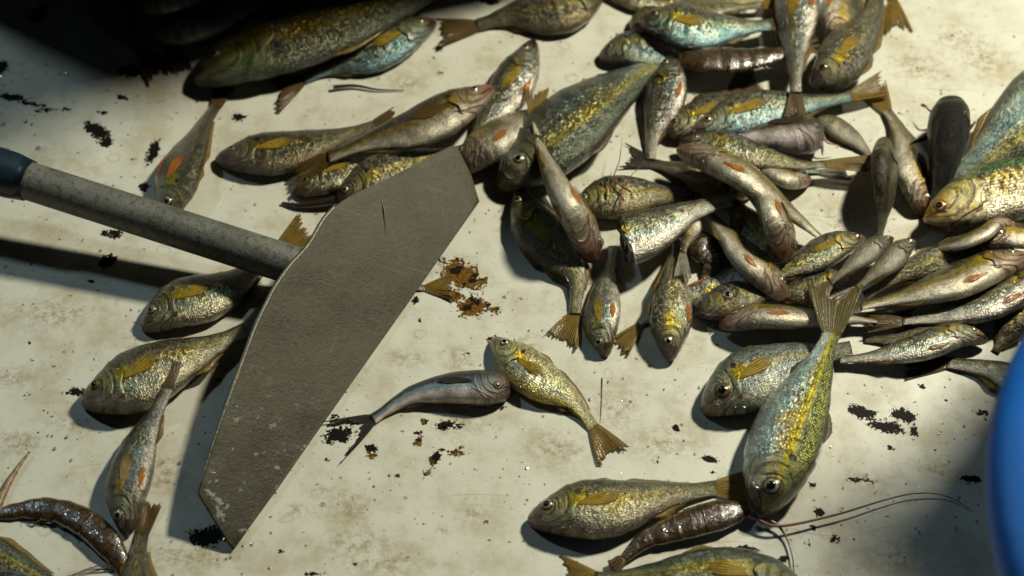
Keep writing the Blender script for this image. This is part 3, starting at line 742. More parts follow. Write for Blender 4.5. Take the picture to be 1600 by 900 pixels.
F('croaker', 'white-bellied croaker at the upper right corner of the hoe blade', [(716, 268), (750, 235), (800, 202), (850, 178), (890, 160)], 41, 'UL', (0, 0), 36, 'pale', (40, 26, .1), 'y', 's', pec=None)
F('sardine', 'big blue-green sardine with a yellow stripe across its flank', [(780, 292), (825, 250), (880, 206), (940, 160), (1000, 118), (1040, 98)], 62, 'DR', (2, 3), -6, 'bluegrey', None, eye='s', group=S_G, pec=None, pelv=None, eyes=(.13, .05, .15), finc='b')
F('croaker', 'silvery croaker pointing up, its shoulder under the blue-green sardine', [(1050, 88), (1044, 130), (1032, 175), (1020, 215), (1016, 250)], 38, 'L', (4, 0), 14, 'silver', None, eye='s', pec=None)
F('croaker', 'little fish mostly hidden under the blue-green sardine beside the dark-headed fish', [(905, 185), (925, 155), (945, 130), (962, 108)], 20, 'UL', (0, 0), 0, 'silver', None, eye='s', pec=None, pelv=None)
F('croaker', 'pink-bellied croaker lying head down over the sardine with its yellow tail up', [(930, 408), (905, 350), (872, 292), (848, 240), (836, 196)], 34, 'R', (5, 12, 15), 68, 'pale', (60, 20, .1, 838, 135, 15), 'y', 's', pec='y')
F('croaker', 'curved golden-green croaker whose yellow tail fans onto the bare table', [(806, 296), (832, 350), (868, 392), (900, 432), (898, 492)], 42, 'L', (0, 0), 5, 'gold', (50, 28, .08, 876, 535), 'y', 's', pelv=None)
F('croaker', 'small upright croaker left of the pair pointing at the bare table', [(946, 557), (940, 510), (944, 460), (952, 418), (958, 385)], 33, 'L', (0, 0), 18, 'silver', None, eye='s')
F('croaker', 'darker croaker pointing down with a bright cheek, right one of the pair', [(1046, 562), (1048, 505), (1050, 455), (1056, 410), (1060, 375)], 39, 'L', (2, 3), -10, 'gold', None, eye='s', pec=None)
F('croaker', 'yellow tail and peduncle sticking out between the two downward pointing croakers', [(1150, 440), (1090, 460), (1040, 485), (1000, 508)], 22, 'D', (0, 0), 0, 'silver', (52, 20, .1, 964, 546), 'y', 's', pec=None)
F('croaker', 'small grey peduncle resting on the back of the darker downward croaker', [(1085, 330), (1075, 362), (1067, 395)], 22, 'L', (14, 14), 0, 'pale', (42, 14, .1, 1066, 448, 15), 'g', 's', pec=None, pelv=None, eyes=(0, 0))
# -- the heap, from the bottom up
F('croaker', 'brown croaker with an orange back fin behind the torn half fish', [(895, 330), (930, 314), (980, 306), (1030, 306), (1085, 308)], 36, 'U', (2, 4), -5, 'dark', None, eye='s', pec=None, finc='o', pelv=None)
F('croaker', 'torn half of a silvery fish without a head, ragged at the wide end', [(978, 376), (1030, 356), (1085, 330), (1142, 312)], 44, 'U', (14, 20), 0, 'silver', None, stub=True, cat='half fish', name='half_fish')
F('croaker', 'dark fish deep in the heap with brown tail toward the pale table gap', [(1180, 300), (1130, 288), (1075, 270), (1020, 255)], 34, 'U', (0, 0), 0, 'dark', (50, 20, .25, 975, 243), 'd', 's', pec=None, pelv=None)
F('croaker', 'dark croaker in shadow inside the heap beside the pale one', [(1225, 420), (1195, 380), (1160, 340), (1140, 300)], 34, 'R', (0, 0), -20, 'dark', None, eye='s', pec=None, pelv=None)
F('croaker', 'pale croaker with an orange fin slanting down right inside the heap', [(1228, 466), (1190, 425), (1150, 385), (1115, 345), (1095, 318)], 34, 'UR', (2, 10), 34, 'pale', None, eye='s', pec=None)
F('croaker', 'silvery fish flank with yellow streak behind the dark ring-eyed head', [(1230, 400), (1175, 425), (1130, 440), (1075, 458)], 30, 'U', (0, 0), 16, 'silver', None, eye='s', pelv='o')
F('croaker', 'dark-headed croaker with a pale ringed eye beside the pink-snouted one', [(1084, 488), (1130, 474), (1190, 455), (1250, 440)], 32, 'U', (2, 2), 0, 'dark', None, eye='s', eyes=(.32, .1, .30), pec=None, pelv=None, gill=False)
F('croaker', 'pink-snouted croaker lying on its back at the left end of the lower row', [(1124, 510), (1180, 496), (1240, 496), (1310, 498), (1370, 502)], 28, 'U', (4, 4), 42, 'pale', (64, 18, .1, 1440, 498), 'b', 's', pec=None)
F('croaker', 'upside-down croaker with open mouth pointing down in the heap', [(1230, 405), (1215, 355), (1198, 320), (1165, 292), (1130, 280)], 32, 'R', (14, 12), 62, 'pale', None, eye='s', pec='b')
F('croaker', 'long pink-cheeked croaker draped over the heap from left to lower right', [(1058, 233), (1110, 250), (1170, 280), (1225, 325), (1288, 376)], 33, 'UR', (18, 24, 8), 40, 'pale', (24, 12, .1), 'g', 's', pec=None)
F('croaker', 'olive croaker behind the pink-cheeked one whose amber tail reaches right', [(1062, 222), (1120, 226), (1190, 244), (1250, 258), (1290, 256)], 26, 'U', (8, 12), 0, 'gold', (74, 14, .05, 1360, 256, 14), 'y', 's', pec=None, pelv=None)
F('croaker', 'small fish with a pinkish wet chin at the edge of the table gap', [(1268, 282), (1235, 280), (1200, 268), (1160, 256)], 22, 'U', (2, 6), 40, 'pale', None, eye='s', pec=None, pelv=None)
F('croaker', 'grey streaky tail lying just under the amber tail', [(1180, 262), (1230, 266), (1280, 268)], 14, 'U', (1, 1), 0, 'bluegrey', (52, 12, .2, 1330, 268), 'g', 's', pec=None, pelv=None, eyes=(0, 0))
F('croaker', 'croaker head with a gold ring eye just left of its green-gold neighbour', [(1036, 208), (1080, 190), (1130, 172), (1180, 160), (1220, 152)], 32, 'U', (2, 2), 0, 'gold', None, eye='g')
F('croaker', 'green-gold croaker whose pale rear half carries a hanging tail', [(1080, 208), (1135, 188), (1190, 172), (1260, 164), (1330, 150)], 36, 'U', (8, 8), -4, 'teal', (60, 20, .15, 1386, 128, 6), 'y', 's', pelv=None)
F('catfish', 'small catfish with a dark round head and a pink barbel under the green-gold croaker', [(1286, 210), (1250, 212), (1210, 212), (1160, 214), (1110, 218)], 29, 'U', (6, 6), 24, 'catdark', None, group='small catfish', pec='d', pelv=None, eyes=(.07, -.25, .12))
F('croaker', 'thin translucent brown fish leading from the catfish to the dark back', [(1268, 186), (1300, 196), (1335, 218), (1372, 258)], 18, 'U', (0, 0), 0, 'smooth', None, eye='s', pec=None, pelv=None, eyes=(0, 0))
F('croaker', 'ragged brown fish piece between the green-gold croaker and the prawn above', [(1075, 182), (1110, 162), (1140, 142)], 24, 'UL', (0, 0), 0, 'dark', (50, 34, .05, 1185, 118), 'b', 's', pec=None, pelv=None, eyes=(0, 0))
# -- top right group
F('croaker', 'yellow-brown fish lying along the top edge behind the teal-bellied blue one', [(930, -16), (1000, 0), (1080, 6), (1140, 4), (1200, -4)], 22, 'U', (0, 0), 0, 'gold', None, eye='s', pelv='o')
F('croaker', 'slim golden fish just above the bright blue-bellied croaker', [(1040, 10), (1090, 14), (1140, 12), (1190, 10)], 18, 'U', (6, 6), 10, 'brass', (40, 20, .2, 1225, -8), 'y', 's', pec=None)
F('croaker', 'small dull croaker head poking left from beneath the blue-bellied one', [(936, 88), (985, 76), (1040, 88), (1100, 105)], 30, 'U', (2, 2), 0, 'bluegrey', None, eye='g', pec=None, pelv=None)
F('croaker', 'silver fish sliver behind the dull croaker head, on the bare table side', [(985, 50), (1000, 40), (1030, 35), (1080, 40)], 30, 'U', (0, 0), 0, 'gold', None, eye='s', pec=None, pelv=None, eyes=(0, 0))
F('croaker', 'bright blue-bellied croaker with a yellow fin at the top of the heap', [(999, 30), (1050, 38), (1105, 46), (1160, 44), (1205, 38)], 37, 'U', (12, 12), -6, 'teal', (40, 20, .1, 1235, 34, 8), 'b', 'g', pelv=None)
F('croaker', 'upright croaker from the top edge, its brown tail hanging over the green-gold one', [(1250, -70), (1247, -20), (1244, 40), (1244, 100), (1243, 146)], 40, 'L', (4, 8, 20), 14, 'silver', (42, 18, .12, 1243, 184, 21), 'b', 's')
F('croaker', 'pinkish croaker head squeezed in between the upright one and the gold-eyed one', [(1300, 66), (1310, 30), (1325, -10), (1340, -60)], 38, 'R', (4, 4), 16, 'pale', None, eye='s', pec=None)
F('croaker', 'plump croaker with a gold ringed eye, snout down at the right of the top group', [(1268, 134), (1300, 108), (1335, 68), (1362, 25), (1376, -20)], 46, 'DR', (8, 8), -6, 'gold', None, eye='g', eyes=(.12, -.15, .19), pelv=None)
F('croaker', 'fish showing only a yellow tail at the top edge right of the group', [(1372, -70), (1388, -30), (1395, 0)], 30, 'R', (0, 0), 0, 'dark', (56, 26, .2, 1402, 54), 'y', 's')
# -- right
F('croaker', 'croaker pointing down with its broad amber tail up, left of the black catfish', [(1440, 335), (1436, 290), (1420, 240), (1402, 200), (1386, 172)], 38, 'R', (0, 0), 20, 'pale', (44, 22, .12, 1366, 138), 'y', 's', pec='b', finc='b', pelv=None)
F('croaker', 'dark-backed fish seen from above beside the broad amber tail', [(1380, 215), (1381, 250), (1381, 300), (1378, 340), (1374, 375)], 27, 'L', (10, 10), -64, 'darkback', None, eye='s', pec=None, pelv=None, dorsal=.2, eyes=(0, 0))
F('catfish', 'black catfish seen from above with pectoral spines spread, head up', [(1484, 163), (1482, 205), (1475, 255), (1464, 305), (1450, 345)], 25, 'L', (12, 8, 1), -84, 'catblack', None, group='small catfish', pec=None, pelv=None, dorsal=.4, anal=0, eyes=(.10, -.3, .08))
F('sardine', 'large blue-grey sardine behind the gold-headed one, running off the right edge', [(1760, 90), (1690, 130), (1610, 185), (1540, 245), (1488, 290)], 68, 'DR', (0, 0), 14, 'bluegrey', None, eye='s', group=S_G, pec=None, pelv=None)
F('sardine', 'gold-headed sardine with a red ringed eye, running off the right edge', [(1444, 342), (1500, 316), (1560, 300), (1640, 288), (1720, 278), (1800, 268)], 50, 'U', (12, 10), 0, 'brasshead', None, eye='r', group=S_G, pec=None, pelv=None, eyes=(.065, .05, .20))
F('croaker', 'thin bent pinkish fish curling against the gold-headed sardine', [(1588, 352), (1560, 350), (1535, 366), (1490, 384), (1430, 392)], 17, 'U', (18, 18, 4), 40, 'pale', None, eye='s', pec=None, pelv=None, eyes=(0, 0), gill=False)
F('croaker', 'pale snouted small fish at the right edge above the row of white bellies', [(1538, 380), (1575, 368), (1620, 372), (1680, 384)], 24, 'U', (14, 14), 10, 'pale', None, eye='s', eyes=(.17, .2, .28), pec=None, pelv=None)
F('croaker', 'brownish green fish on top of the row of white bellies', [(1590, 380), (1540, 386), (1480, 402), (1410, 428), (1350, 462)], 28, 'U', (4, 4), -16, 'dark', None, eye='s', pec='y', pelv=None, finc='y')
F('croaker', 'white-bellied croaker with an orange fin, uppermost of the row at the right', [(1610, 402), (1550, 418), (1480, 444), (1410, 466), (1345, 478)], 37, 'U', (8, 8, 6), 24, 'pale', (40, 16, .1), 'b', 's', pec=None)
F('croaker', 'white-bellied croaker reaching furthest right, middle of the row at the right', [(1660, 425), (1600, 448), (1540, 478), (1470, 496), (1410, 502)], 34, 'U', (5, 5), 22, 'silver', (60, 16, .1, 1345, 505), 'b', 's', pec=None)
F('croaker', 'silvery croaker with its whole head showing, lowest of the row at the right', [(1543, 532), (1500, 524), (1430, 544), (1370, 557), (1312, 562)], 28, 'U', (4, 4), 14, 'silver', None, eye='s', pec=None, pelv='y')
F('croaker', 'dark fish wedged between the lowest two white-bellied ones', [(1560, 480), (1490, 508), (1420, 530), (1350, 530)], 26, 'U', (0, 0), 0, 'dark', None, eye='s', pec=None, pelv=None, eyes=(0, 0))
F('croaker', 'dark brown fish between the row at the right and the blue basin', [(1600, 470), (1580, 510), (1555, 550)], 30, 'R', (0, 0), 0, 'dark', None, eye='s', pec=None, pelv=None, eyes=(0, 0))
F('croaker', 'silver scaled croaker disappearing under the blue basin, yellow fin along its belly', [(1740, 680), (1680, 650), (1620, 612), (1550, 580), (1480, 566)], 40, 'U', (0, 0), 0, 'silver', (74, 20, .1, 1405, 576), 'b', 's', pelv=None, anal=1.6)
F('croaker', 'small croaker head with a dark eye facing right near the middle of the heap', [(1352, 372), (1310, 384), (1270, 402), (1225, 425), (1180, 440)], 28, 'U', (8, 6), 0, 'gold', None, eye='g', eyes=(.07, .1, .24), pec='y', pelv=None)
F('croaker', 'greenish fish flank under the small head near the middle of the heap', [(1330, 440), (1290, 445), (1240, 455), (1190, 462)], 30, 'U', (0, 0), 0, 'dark', None, eye='s', pec=None, pelv=None, eyes=(0, 0))
F('croaker', 'smooth grey-white rear half of a fish slanting onto the big sardine\'s tail', [(1396, 372), (1365, 388), (1330, 415), (1298, 442)], 20, 'UL', (16, 20), 0, 'smooth', (54, 26, .1, 1262, 478, 21), 'b', 's', pec=None, pelv=None, eyes=(.07, .25, .15), dorsal=0)
F('croaker', 'translucent brown fish lying parallel to the smooth grey-white one', [(1430, 375), (1405, 395), (1370, 425), (1340, 450)], 22, 'UL', (12, 14), 0, 'smooth', (54, 26, .1, 1300, 490, 15), 'b', 's', pec=None, pelv=None, eyes=(.07, .1, .3), dorsal=0)
F('croaker', 'broad croaker with big eye and yellow fin left of the large front sardine', [(1096, 640), (1140, 610), (1195, 585), (1260, 562), (1330, 545)], 55, 'UL', (0, 2), 0, 'bluesilver', None, eye='g', eyes=(.135, -.12, .22), pelv=None)
F('sardine', 'large front sardine with a forked tail and a yellow-green back, head down', [(1192, 803), (1212, 740), (1236, 665), (1270, 590), (1300, 520)], 63, 'R', (3, 4, 22), -12, 'herring', (82, 44, .35, 1306, 440, 24), 'w', 's', group=S_G, eyes=(.105, .16, .19), pec=None, pelv=None, finc='b')
# -- bottom
F('croaker', 'silver-gold croaker with a fanned tail touching the large front sardine', [(825, 812), (890, 800), (960, 792), (1040, 776), (1118, 762)], 51, 'U', (0, 0), 0, 'gold', (62, 30, .12, 1172, 762), 'y', 's', pelv=None)
F('sardine', 'green backed fish cut by the bottom edge beneath the prawn', [(1262, 935), (1200, 912), (1120, 905), (1030, 908), (930, 905)], 52, 'U', (0, 0), 0, 'bluegrey', (70, 26, .3, 845, 885), 'y', 's', group=S_G, pelv=None, finc='y', dorsal=1.3)
F('croaker', 'dark fish corner poking in at the bottom beside the blue basin', [(1560, 900), (1590, 925), (1630, 960)], 36, 'U', (0, 0), 0, 'dark', None, eye='s', pec=None, pelv=None, eyes=(0, 0))
# -- centre
F('croaker', 'bright silver croaker lying alone with its head touching the catfish head', [(769, 530), (808, 568), (852, 598), (896, 628), (928, 668)], 38, 'UR', (0, 0), -6, 'bright', (58, 28, .12, 962, 716), 'y', 's', pelv=None)
F('catfish', 'dark-headed catfish with a forked black tail on the bare middle of the table', [(797, 607), (750, 606), (700, 607), (640, 620), (582, 655)], 26, 'U', (0, 0), 0, 'catgrey', (82, 36, .72, 512, 694), 'd', group='small catfish', pec='d', pelv=None, eyes=(.085, -.28, .22), dorsal=.8)
F('croaker', 'hidden fish with only its yellow tail showing right of the hoe blade', [(560, 432), (600, 440), (640, 448), (664, 450)], 20, 'U', (0, 0), 0, 'gold', (44, 22, .05, 706, 448, 1.5), 'y', 's', pec=None, pelv=None)

# ------------------------------------------------------------------ catfish barbels
def strand(name, label, cat, pts, z, r, mat, group=None, parent=None, taper=True):
    cv = Curve([p[:2] for p in pts]); n = 40
    path = []; rad = []
    for i in range(n):
        a = i/(n-1.0); c = cv.at(a)
        x = a*(len(z)-1); k = min(int(x), len(z)-2); u = x-k
        path.append(P(c.x, c.y, (z[k]*(1-u)+z[k+1]*u)/1000))
        rad.append(r*(1-.8*a if taper else 1))
    v, f = tube(path, rad, 8)
    o = mesh_obj(name, v, f, mat, parent)
    if label: tag(o, label, cat, group)
    return o
BARB_P = plain('barbel_pink', (.45, .20, .15), .3, 0, .5)
BARB_D = plain('barbel_dark', (.03, .02, .015), .3, 0, .6)
for o in [o for o in scene.objects if o.type == 'EMPTY' and o['category'] == 'catfish']:
    if 'black catfish' in o['label']:
        for pts in ([(1462, 210), (1445, 216), (1420, 226)], [(1505, 205), (1515, 200), (1524, 190)]):
            strand('pectoral_spine', None, None, pts, (14, 12), .0024, FIN_D, parent=o)
        strand('barbel', None, None, [(1470, 172), (1455, 174), (1443, 164)], (14, 12), .0012, BARB_D, parent=o)
    elif 'pink barbel' in o['label']:
        strand('barbel', None, None, [(1284, 206), (1292, 222), (1312, 228)], (14, 8), .0011, BARB_P, parent=o)
        strand('barbel', None, None, [(1278, 218), (1284, 228), (1285, 242)], (12, 10), .0020, BARB_D, parent=o)
    else:
        strand('barbel', None, None, [(788, 618), (760, 630), (720, 633), (690, 628)], (8, 3), .0010, BARB_D, parent=o)
        strand('barbel', None, None, [(792, 614), (770, 630), (740, 634)], (7, 1.5), .0009, BARB_P, parent=o)

# ------------------------------------------------------------------ prawns
def prawn_material():
    N = NT('prawn_shell')
    uv = N.sep(N.uv('UVMap')); pos = N.n('ShaderNodeNewGeometry').outputs['Position']
    nz = N.noise(pos, 240, 5, .65)
    seg = N.math('FRACT', N.math('MULTIPLY', uv[0], 8.0))
    edge = N.math('ADD', N.math('SUBTRACT', 1.0, N.ss(seg, .0, .10)), N.ss(seg, .9, 1.0), clamp=True)
    col = N.mix(N.ss(nz, .3, .7), (.018, .010, .003), (.075, .042, .012))
    col = N.mix(N.math('MULTIPLY', edge, .35), col, (.02, .01, .004))
    bs = N.bsdf(Base_Color=col, Roughness=.25, Coat_Weight=1.0, Coat_Roughness=.06, Subsurface_Weight=.2, Transmission_Weight=.15, Normal=N.bump(nz, .7, .0012), Coat_Normal=N.bump(N.noise(pos, 150, 3), .9, .002))
    bs.inputs['Subsurface Radius'].default_value = (.006, .003, .001)
    return N.finish(bs)
PRAWN = prawn_material()
def prawn(label, pts, hw, z, fan=30, sgn=1, head=.36, whisk=()):
    cv = Curve(pts); NS, M = 90, 24
    mid = cv.at(.5); root = empty('prawn', P(mid.x, mid.y, z[0]/1000), label, 'prawn', 'brown prawns')
    prof = [(0, .08), (.04, .35), (.12, .72), (.25, 1), (.38, 1), (.5, .92), (.7, .74), (.88, .5), (1, .3)]
    def bodymesh(ta, tb, nm, n):
        V, U = [], []
        for i in range(n):
            t = ta+(tb-ta)*i/(n-1.0)
            c = cv.at(t); tg = cv.tan(t); nn = Vector((tg.y, -tg.x, 0))*sgn
            s = (t-head)/(1-head)
            k = lerp_tab(prof, t)
            if s > 0: k *= 1+.03*(((s*6) % 1.0)**2)-.01+.10*mnoise.noise(Vector((t*14, sgn*3.0, hw)))
            zz = (z[0]*(1-t)+z[1]*t)/1000
            for j in range(M):
                th = 2*math.pi*j/M
                l = hw*k*math.cos(th)*(1 if math.cos(th) > 0 else 1.0); h = hw*k*.42*math.sin(th)*MPP
                p = P(c.x+nn.x*l, c.y+nn.y*l, zz+hw*.42*k*MPP)
                p.z = max(.0005, p.z+h); V.append(p); U.append((t, j/M))
        f = grid_faces(n, M, True)+[tuple(range(M))[::-1], tuple(range((n-1)*M, n*M))]
        mesh_obj(nm, V, [g[::-1] for g in f] if sgn > 0 else f, PRAWN, root, U)
    bodymesh(0, head+.02, 'carapace', 34); bodymesh(head, 1, 'abdomen', 80)
    base = cv.at(1); tg = cv.tan(1); nn = Vector((tg.y, -tg.x, 0))
    for a in (-.45, -.15, .15, .45):
        V, U = [], []
        dr = (tg+nn*a).normalized(); sd = Vector((dr.y, -dr.x, 0))
        for i in range(8):
            q = i/7.0
            for j in range(5):
                b = (j/4.0*2-1)
                c = base+dr*(fan*q)+sd*b*hw*.26*math.sin(min(1, .25+q*1.1)*math.pi*.8)
                V.append(P(c.x, c.y, z[1]/1000+.002-.001*abs(b)+.001*abs(a))); U.append((j, q))
        mesh_obj('tail_fan', V, grid_faces(8, 5), FIN_B, root, U, solid=.0005)
    # legs along the inner side
    for k in range(5):
        t = .30+.10*k
        c = cv.at(t); g = cv.tan(t); n2 = Vector((g.y, -g.x, 0))*-sgn
        a = c+n2*hw*.6; b = a+n2*hw*.35+g*9; e = b+g*12+n2*1
        v, f = tube([P(a.x, a.y, z[0]/1000+.003), P(b.x, b.y, z[0]/1000+.0025), P(e.x, e.y, z[0]/1000+.001)], [.0008, .0007, .0003], 6)
        mesh_obj('leg', v, f, PRAWN, root, [(0, 0)]*len(v))
    ec = cv.at(.05); g = cv.tan(.05); n2 = Vector((g.y, -g.x, 0))*sgn
    for s in (1,):
        c = P(ec.x+n2.x*hw*.35, ec.y+n2.y*hw*.35, z[0]/1000+hw*MPP*.5)
        v, f = tube([c+Vector((0, 0, -.001)), c+Vector((0, 0, .0006)), c+Vector((0, 0, .0016))], [.0014, .0015, .0006], 12)
        mesh_obj('eye', v, f, PUPIL, root)
    for wp, wz, wr in whisk:
        strand('antenna', None, None, wp, wz, wr, ANT, parent=root)
    return root
ANT = plain('antenna_red', (.16, .05, .03), .3, 0, .6, (.10, .05, .03), 80)
prawn('brown prawn curled in the bottom left corner next to a fish tail', [(195, 905), (178, 862), (140, 822), (90, 798), (40, 796), (-12, 806)], 23, (0, 0), 30, -1, .40,
      [([(190, 880), (150, 892), (105, 900)], (4, 1, 1), .0007), ([(185, 885), (150, 885), (95, 905)], (3, 1, 1), .0006)])
prawn('brown prawn stretched along the belly of the silver-gold croaker by the bottom edge', [(1180, 796), (1120, 806), (1060, 824), (1010, 842), (975, 872)], 24, (2, 2), 26, 1, .36,
      [([(1172, 805), (1215, 822), (1300, 806), (1380, 782), (1430, 771), (1475, 774), (1515, 794)], (8, 6, 5, 5, 4, 3, 2), .0010),
       ([(1170, 808), (1208, 816), (1228, 838), (1238, 868), (1241, 905)], (7, 5, 3, 3, 2), .0012),
       ([(1175, 800), (1165, 770), (1150, 740)], (6, 4, 2), .0006)])
prawn('dark wet prawn below the blue-bellied croaker with its red tipped tail to the right', [(1050, 92), (1100, 92), (1150, 94), (1200, 88), (1245, 76)], 20, (12, 14), 36, 1, .36)
prawn('shrivelled brown prawn between the darker downward croaker and the orange-finned one', [(1090, 360), (1098, 385), (1112, 408), (1105, 430)], 24, (4, 3), 16, -1, .4)

# ------------------------------------------------------------------ loose strands and debris
STRAW = plain('straw_brown', (.32, .20, .10), .4, 0, .5, (.12, .07, .03), 300, .6, 400)
G_S = 'thin broken strands lying loose'
strand('prawn_feeler', 'thick brown broken feeler lying at the left edge above the curled prawn', 'feeler', [(-8, 800), (8, 765), (25, 735), (46, 706)], (2, 3), .0032, STRAW, G_S)
strand('loose_bristle', 'short red-brown bristle stuck on the upper part of the hoe blade', 'bristle', [(592, 294), (600, 328), (608, 361)], (31, 25), .0007, ANT, G_S)
strand('fish_barbel', 'long dark thread under the teal-bellied croaker', 'thread', [(520, 136), (555, 134), (590, 140), (632, 141)], (3, 1), .0014, BARB_D, G_S)
strand('dark_spine', 'dark pointed spine beneath the small glittering-cheeked croaker', 'spine', [(545, 308), (510, 316), (470, 321), (440, 317)], (6, 4, 1.5), .0042, BARB_D, G_S)
for i, (pts, lb) in enumerate([
    ([(985, 300), (960, 280), (968, 250), (972, 215)], 'thin orange hair rising from the brown croaker behind the torn half fish'),
    ([(968, 330), (975, 290), (998, 262), (1010, 250)], 'curved orange hair crossing the brown croaker toward the dark tail'),
    ([(955, 300), (950, 285), (956, 268)], 'shortest orange hair on the brown croaker with an orange back fin')]):
    strand('loose_hair', lb, 'hair', pts, (20, 19, 16), .0006, ANT, G_S)
strand('loose_thread', 'faint scratchy thread on the table right of the lone silver croaker', 'thread', [(941, 590), (940, 630), (938, 662)], (.6, .6), .00045, STRAW, G_S)
strand('loose_thread', 'fine pale thread leading off the broad croaker toward the front sardine', 'thread', [(1142, 650), (1165, 660), (1180, 668)], (1, 3), .0005, STRAW, G_S)

# ------------------------------------------------------------------ the hoe
def metal_material(name, c1, c2, c3, metal=.4, rough=.5, speck=True):
    N = NT(name)
    pos = N.n('ShaderNodeTexCoord').outputs['Object']
    n1 = N.noise(pos, 38, 6, .7); n2 = N.noise(pos, 260, 4, .7); n3 = N.noise(pos, 650, 3, .6)
    col = N.mix(N.ss(n1, .35, .62), c1, c2)
    col = N.mix(N.math('MULTIPLY', N.ss(n2, .50, .64), .7), col, c3)
    col = N.mix(N.math('MULTIPLY', N.ss(n3, .60, .68), .4), col, (.14, .13, .10))
    col = N.mix(N.math('MULTIPLY', N.ss(N.noise(pos, 120, 5, .7), .62, .70), .75), col, (.05, .028, .012))
    h = N.math('ADD', N.math('MULTIPLY', n2, .6), N.math('MULTIPLY', n3, .5))
    return N.finish(N.bsdf(Base_Color=col, Metallic=metal, Roughness=N.math('MULTIPLY_ADD', n1, .3, rough-.15), Normal=N.bump(h, .65, .0009), Coat_Weight=.06, Coat_Roughness=.3, Coat_Normal=N.bump(N.noise(pos, 90, 4), .6, .002)))
def splash(mat):
    N = NT.__new__(NT); N.m = mat; N.t = mat.node_tree
    pr = [n for n in N.t.nodes if n.type == 'BSDF_PRINCIPLED'][0]
    src = pr.inputs['Base Color'].links[0].from_socket
    pos = N.n('ShaderNodeTexCoord').outputs['Object']
    p = N.sep(pos)
    low = N.ss(p[1], -.03, -.12)
    nz = N.noise(pos, 90, 6, .7)
    big = N.noise(pos, 9, 4, .6)
    sp_ = N.math('MULTIPLY', N.ss(nz, .585, .62), low)
    mot = N.mix(N.math('MULTIPLY', N.ss(big, .38, .6), .8), src, N.mix(.55, src, (.09, .082, .055)))
    N.set(pr.inputs['Base Color'], N.mix(N.math('MULTIPLY', sp_, .6), mot, (.40, .41, .38)))
    N.set(pr.inputs['Coat Weight'], N.math('MULTIPLY', low, .25))
    pr.inputs['Coat Roughness'].default_value = .2
    pr.inputs['Specular IOR Level'].default_value = .3
    scr = N.n('ShaderNodeMapping'); N.set(scr.inputs['Vector'], pos); scr.inputs['Rotation'].default_value = (0, 0, R(-52)); scr.inputs['Scale'].default_value = (14, 700, 1)
    sl = N.ss(N.noise(scr.outputs[0], 1.0, 3, .6), .62, .70)
    src2 = pr.inputs['Base Color'].links[0].from_socket
    N.set(pr.inputs['Base Color'], N.mix(N.math('MULTIPLY', sl, .35), N.mix(.22, src2, (.02, .022, .008)), (.13, .125, .10)))
    return mat
M_BLADE = metal_material('blade_steel', (.034, .028, .014), (.052, .045, .026), (.018, .013, .006), .15, .58)
M_TUBE = metal_material('tube_steel', (.12, .125, .105), (.17, .175, .15), (.06, .05, .03), .25, .5)
M_EDGE = plain('worn_edge', (.11, .105, .08), .45, .5, 0, (.12, .11, .08), 120, .5, 300)
M_GRIP = plain('grip_blue', (.004, .014, .025), .45, 0, .15, (.006, .02, .032), 60, .3, 120)
M_GRIME = plain('grime_speckle', (.30, .29, .25), .3, 0, .8)
splash(M_BLADE)
